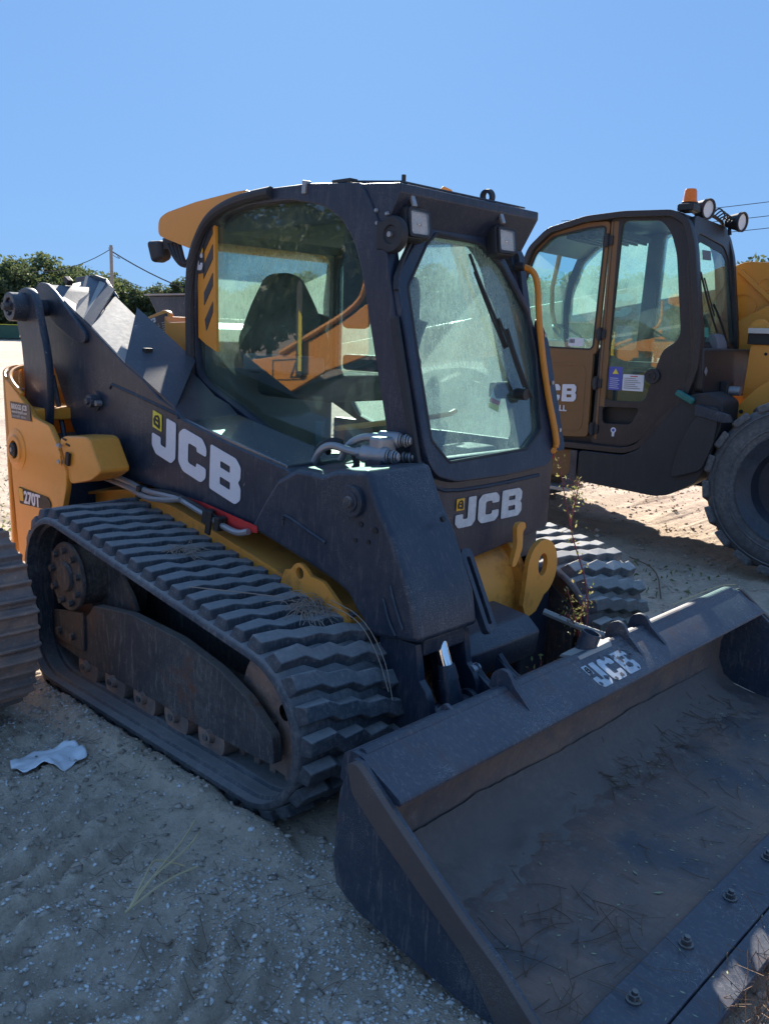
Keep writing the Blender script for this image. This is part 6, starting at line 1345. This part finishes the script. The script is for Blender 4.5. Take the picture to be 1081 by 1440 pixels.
MB().add([(-.80, TY0, 1.22), (-.70, TY0, 1.22), (-.72, TY0, 1.58), (-.80, TY0, 1.58), (-.80, TY1, 1.22), (-.56, TY1, 1.22), (-.56, TY1, 1.58), (-.80, TY1, 1.58)], [(0, 1, 2, 3), (7, 6, 5, 4), (0, 4, 5, 1), (1, 5, 6, 2), (2, 6, 7, 3), (3, 7, 4, 0)]).obj('rear_lower_panel', TFR, TH, .02)
link('white_bracket', plate([[(.12, 1.38), (.20, 1.44), (.24, 1.54), (.19, 1.55), (.16, 1.46), (.10, 1.41)]], .004, MRR(.03)), STEEL, TH, smooth=False)
MB().cyl((-.60, .42, 1.27), (-.52, .42, 1.27), .035, n=16).obj('small_lamp', STEEL, TH); MB().span((-.66, .36, 1.20), (-.60, .52, 1.34)).obj('lamp_mount', DARK, TH, .01)
# roof lamps, beacon
MB().tube([(-.95, .15, 2.56), (-.93, .30, 2.58), (-.90, .75, 2.56), (-.93, .95, 2.52)], .014, 8, 1).obj('lamp_bar', DARK, TH)
MB().span((-1.02, .10, 2.55), (-.90, .26, 2.60)).obj('beacon_mount', DARK, TH, .01)
bc = MB(); bc.lathe([(0, .0), (0, .052), (.01, .056), (.02, .050), (.085, .044), (.10, .036), (.104, 0)], (-.97, .22, 2.615), 'z', 28); bc.obj('beacon', BEACON, TH)
MB().cyl((-.97, .22, 2.58), (-.97, .22, 2.62), .060, n=28).obj('beacon_base', DARK, TH)
for (c, d) in (((-.90, .40, 2.595), (1, -.35, -.15)), ((-.78, .86, 2.55), (1, -.25, -.10))):
    c = Vector(c); d = Vector(d).normalized(); l = MB(); l.cyl(c-d*.11, c, .045, .072, n=28); l.ring(c-d*.002, c+d*.02, .076, .062, 28); lo = l.obj('round_lamp', PLASTIC, TH)
    MB().cyl(c, c+d*.008, .062, n=28).obj('lens', REFLW, lo)
    MB().cyl(c-d*.10-Vector((0, 0, .0)), c-d*.08-Vector((0, 0, .10)), .014, n=8).obj('lamp_bracket', DARK, lo)
for k in range(5):
    y = .46+.07*k; MB().tube([(-.88, y, 2.56), (-.84, y+.04, 2.62-.01*k), (-.80, y+.08, 2.56), (-.84, y+.14, 2.54)], .006, 5, 2).obj('lamp_wire', DARK, TH)
# seat and wheel inside
MB().prism(rnd([(.38, 1.30), (.78, 1.30), (.80, 1.55), (.72, 1.80), (.60, 1.86), (.44, 1.80), (.36, 1.55)], .06, 4), -1.10, -.96, lambda y, w, d: (d+.30*(w-1.3)-.05, y, w)).obj('seat_back', SEATM, TH, .03, seg=3)
MB().span((-1.58, .36, 1.25), (-1.06, .80, 1.38)).obj('seat_cushion', SEATM, TH, .04, seg=3); MB().span((-1.5, .42, .85), (-1.1, .75, 1.25)).obj('seat_base', GREYPL, TH)
MB().span((-1.35, .22, 1.40), (-1.02, .30, 1.46)).obj('armrest', SEATM, TH, .02)
mb = MB(); mb.lathe([(-.012, .20), (0, .212), (.012, .20), (0, .188), (-.012, .20)], (0, 0, 0), 'z', 32); mb.cyl((0, 0, 0), (0, 0, -.35), .03, n=12); mb.box((0, 0, 0), (.38, .025, .012))
me_ = mb.mesh('steering_wheel'); me_.transform(Matrix.Translation((-1.98, .56, 1.62)) @ Matrix.Rotation(R(35), 4, 'Y')); link('steering_wheel', me_, DARK, TH)
MB().py(rnd([(-2.24, .9), (-2.24, 1.58), (-2.05, 1.62), (-1.95, 1.40), (-2.05, .9)], .05), .22, .92).obj('dashboard', GREYPL, TH, .03)
MB().span((-2.2, TY0+.04, .80), (-.80, TY1-.02, .86)).obj('cab_floor', TFR, TH)
MB().py([(-1.45, .86), (-1.10, .86), (-.80, 1.20), (-.80, 1.40), (-1.05, 1.45), (-1.45, 1.30)], .34, .98).obj('seat_box', YELLOW, TH)
# windscreen at the far (front) end
link('windscreen', plate([rnd([(TY0+.04, 1.5), (TY0+.04, 2.2), (TY1-.04, 2.2), (TY1-.04, 1.5)], .05)], .006, MX(-2.27)), TH_GLASS, TH, smooth=False)
MB().tube([(-2.10, .55, 1.55), (-2.19, .5, 1.95), (-2.10, .45, 2.30)], .02, 8, 1).obj('screen_pillar', YELLOW, TH)
# skirt under the cab
sk = rnd([(-1.60, .745), (-1.60, .60), (-1.585, .50), (-.96, .46), (-.86, .48), (-.66, .60), (-.60, .72), (-.52, 1.02), (-.52, 1.20), (-.64, 1.27), (-.76, 1.24), (-.82, 1.20), (-1.12, .80), (-1.24, .745)], .03, 3)
MB().py(sk, .02, .42).obj('side_skirt', PLASTIC, TH, .015)
MB().py(rnd([(-.84, .62), (-.62, .70), (-.55, .90), (-.53, 1.15), (-.60, 1.18), (-.72, 1.05), (-.80, .85)], .04, 3), -.02, .02).obj('skirt_flap', PLASTIC, TH, .008)
MB().py(rnd([(-.70, 1.18), (-.46, 1.12), (-.43, 1.07), (-.50, 1.06), (-.70, 1.10)], .01, 2), -.03, .02).obj('skirt_bracket', BLACK, TH, .004)
MB().box((-.79, -.0, 1.225), (.15, .05, .05), Matrix.Rotation(.45, 3, 'Y')).obj('green_reflector', simple('green_lens', (.02, .16, .14), .25), TH, .015)
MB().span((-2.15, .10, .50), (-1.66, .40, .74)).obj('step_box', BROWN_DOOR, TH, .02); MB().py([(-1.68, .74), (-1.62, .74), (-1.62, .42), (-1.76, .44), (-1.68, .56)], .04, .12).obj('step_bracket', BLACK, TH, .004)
MB().span((-2.1, .02, .40), (-1.66, .30, .43)).obj('step_tread', STEEL, TH, .004)

# ================================================================== steel tracked crawler cut by the left edge
EX = thing('crawler_machine', 'rusty steel track of a crawler cut off by the left picture edge', 'excavator')
EP, ELEN = resample(hull([(-.66, .415, .385), (-3.4, .415, .385)]), 200)
sw = .56; y_in = -1.16
sh = MB()
SV = [(-.088, 0), (.088, 0), (.088, .012), (.078, .022), (.070, .045), (.060, .045), (.052, .020), (.012, .016), (.004, .040), (-.006, .040), (-.014, .016), (-.055, .018), (-.064, .038), (-.074, .038), (-.080, .014), (-.088, .010)]
def shoe_mesh(sd):
    g = random.Random(sd); m_ = MB(); ysteps = [-sw/2, -sw/2+.02, -.1, .1, sw/2-.02, sw/2]; vs = []
    for j, y in enumerate(ysteps):
        for (a, b) in SV: vs.append((a, y, b*(1 if 0 < j < 5 else .9)+g.uniform(-.0015, .0015)))
    n = len(SV); fs = [(j*n+k, j*n+(k+1) % n, (j+1)*n+(k+1) % n, (j+1)*n+k) for j in range(5) for k in range(n)]+[tuple(range(n-1, -1, -1)), tuple(range(5*n, 6*n))]
    m_.add(vs, fs); me = m_.mesh('track_shoe'); me.materials.append(RUSTY); return me
SH = [shoe_mesh(k) for k in range(4)]
et = MB(); et.py([(p.x, p.y) for p in resample(hull([(-.66, .415, .33), (-3.4, .415, .33)]), 60)[0]], y_in-sw+.1, y_in-.1); ET = et.obj('track_chain', RUSTY, EX)
ns = int(ELEN/.185); PP, _ = resample([tuple(p) for p in EP], ns, .03)
for i in range(ns):
    t = tangent(PP, i); nr = Vector((t.y, -t.x)); o = bpy.data.objects.new('track_shoe', SH[i % 4]); COL.objects.link(o); o.parent = ET
    b = o.modifiers.new('bevel', 'BEVEL'); b.width = .003; b.segments = 1; b.limit_method = 'ANGLE'
    tx = Vector((t.x, 0, t.y)); nz = Vector((nr.x, 0, nr.y)); ty = nz.cross(tx)
    o.matrix_local = Matrix(((tx.x, ty.x, nz.x, PP[i].x-nr.x*.04), (tx.y, ty.y, nz.y, y_in-sw/2), (tx.z, ty.z, nz.z, PP[i].y-nr.y*.04), (0, 0, 0, 1)))
MB().span((-3.3, y_in-sw+.12, .25), (-.75, y_in-.12, .60)).obj('track_beam', FRAME_DIRTY, EX, .03)
MB().span((-2.9, -3.6, .55), (-1.3, y_in-.2, .85)).obj('undercarriage', FRAME_DIRTY, EX, .05)
# unseen upper works added to the crawler for their reflection in the loader's window
MB().py(rnd([(-3.10, 1.344), (-2.637, 1.409), (-2.172, 1.576), (-1.79, 1.747), (-1.646, 1.822), (-1.617, 1.449), (-2.085, 1.314), (-2.544, 1.10), (-2.77, 1.13)], .04, 4), -2.36, -2.32).obj('side_frame', YELLOW, EX, .01)  # added unseen frame, only for the window reflection
MB().tube([(-2.60, -2.31, 1.43), (-2.17, -2.31, 1.61), (-1.79, -2.31, 1.78), (-1.66, -2.31, 1.90), (-1.66, -2.31, 2.20)], .022, 8, 2).obj('reflection_rail', YELLOW, EX)
link('warning_sticker', plate([[(-2.72, 1.37), (-2.345, 1.40), (-2.33, 1.23), (-2.72, 1.20)], [(-2.71, 1.36), (-2.355, 1.39), (-2.34, 1.24), (-2.71, 1.21)]], .003, MY(-2.318)), DARK, EX, smooth=False)  # added unseen sticker, only for the window reflection
link('reflection_triangle', plate([[(-2.50, 1.235), (-2.36, 1.245), (-2.43, 1.37)], [(-2.475, 1.25), (-2.385, 1.257), (-2.43, 1.335)]], .003, MY(-2.318)), DARK, EX, smooth=False)
MB().py([(-3.1, .85), (-3.1, 1.40), (-2.6, 1.15), (-2.0, 1.30), (-1.62, 1.42), (-1.62, .85)], -2.9, -2.40).obj('reflection_upper_body', BLACK, EX, .03)
MB().py([(-2.40, 1.25), (-2.32, 1.25), (-2.32, 1.95), (-2.36, 2.0), (-2.40, 1.95)], -2.31, -2.29).obj('reflection_post', DARK, EX, .01)
link('warning_strip', plate([[(-2.36, 1.30), (-2.32, 1.30), (-2.32, 1.72), (-2.36, 1.76)]], .003, MY(-2.285)), YSTICK, EX, smooth=False)

# a boom of another machine parked further back, its tip just over the loader's roof
bt = Vector(look(617, 11.0, 0)); fb_ = math.atan2(bt.y-CAMP.y, bt.x-CAMP.x)
BT = thing('boom_tip', 'tan boom tip of another machine peeking over the loader roof', 'boom', bt, fb_+PI/2)
MB().py([(-1.2, .0), (-.9, .0), (.02, 3.30), (.12, 3.34), (.32, 3.18), (.9, 2.6), (.86, 2.5), (.10, 2.9)], -.12, .12).obj('boom_plate', YELLOW, BT, .01)
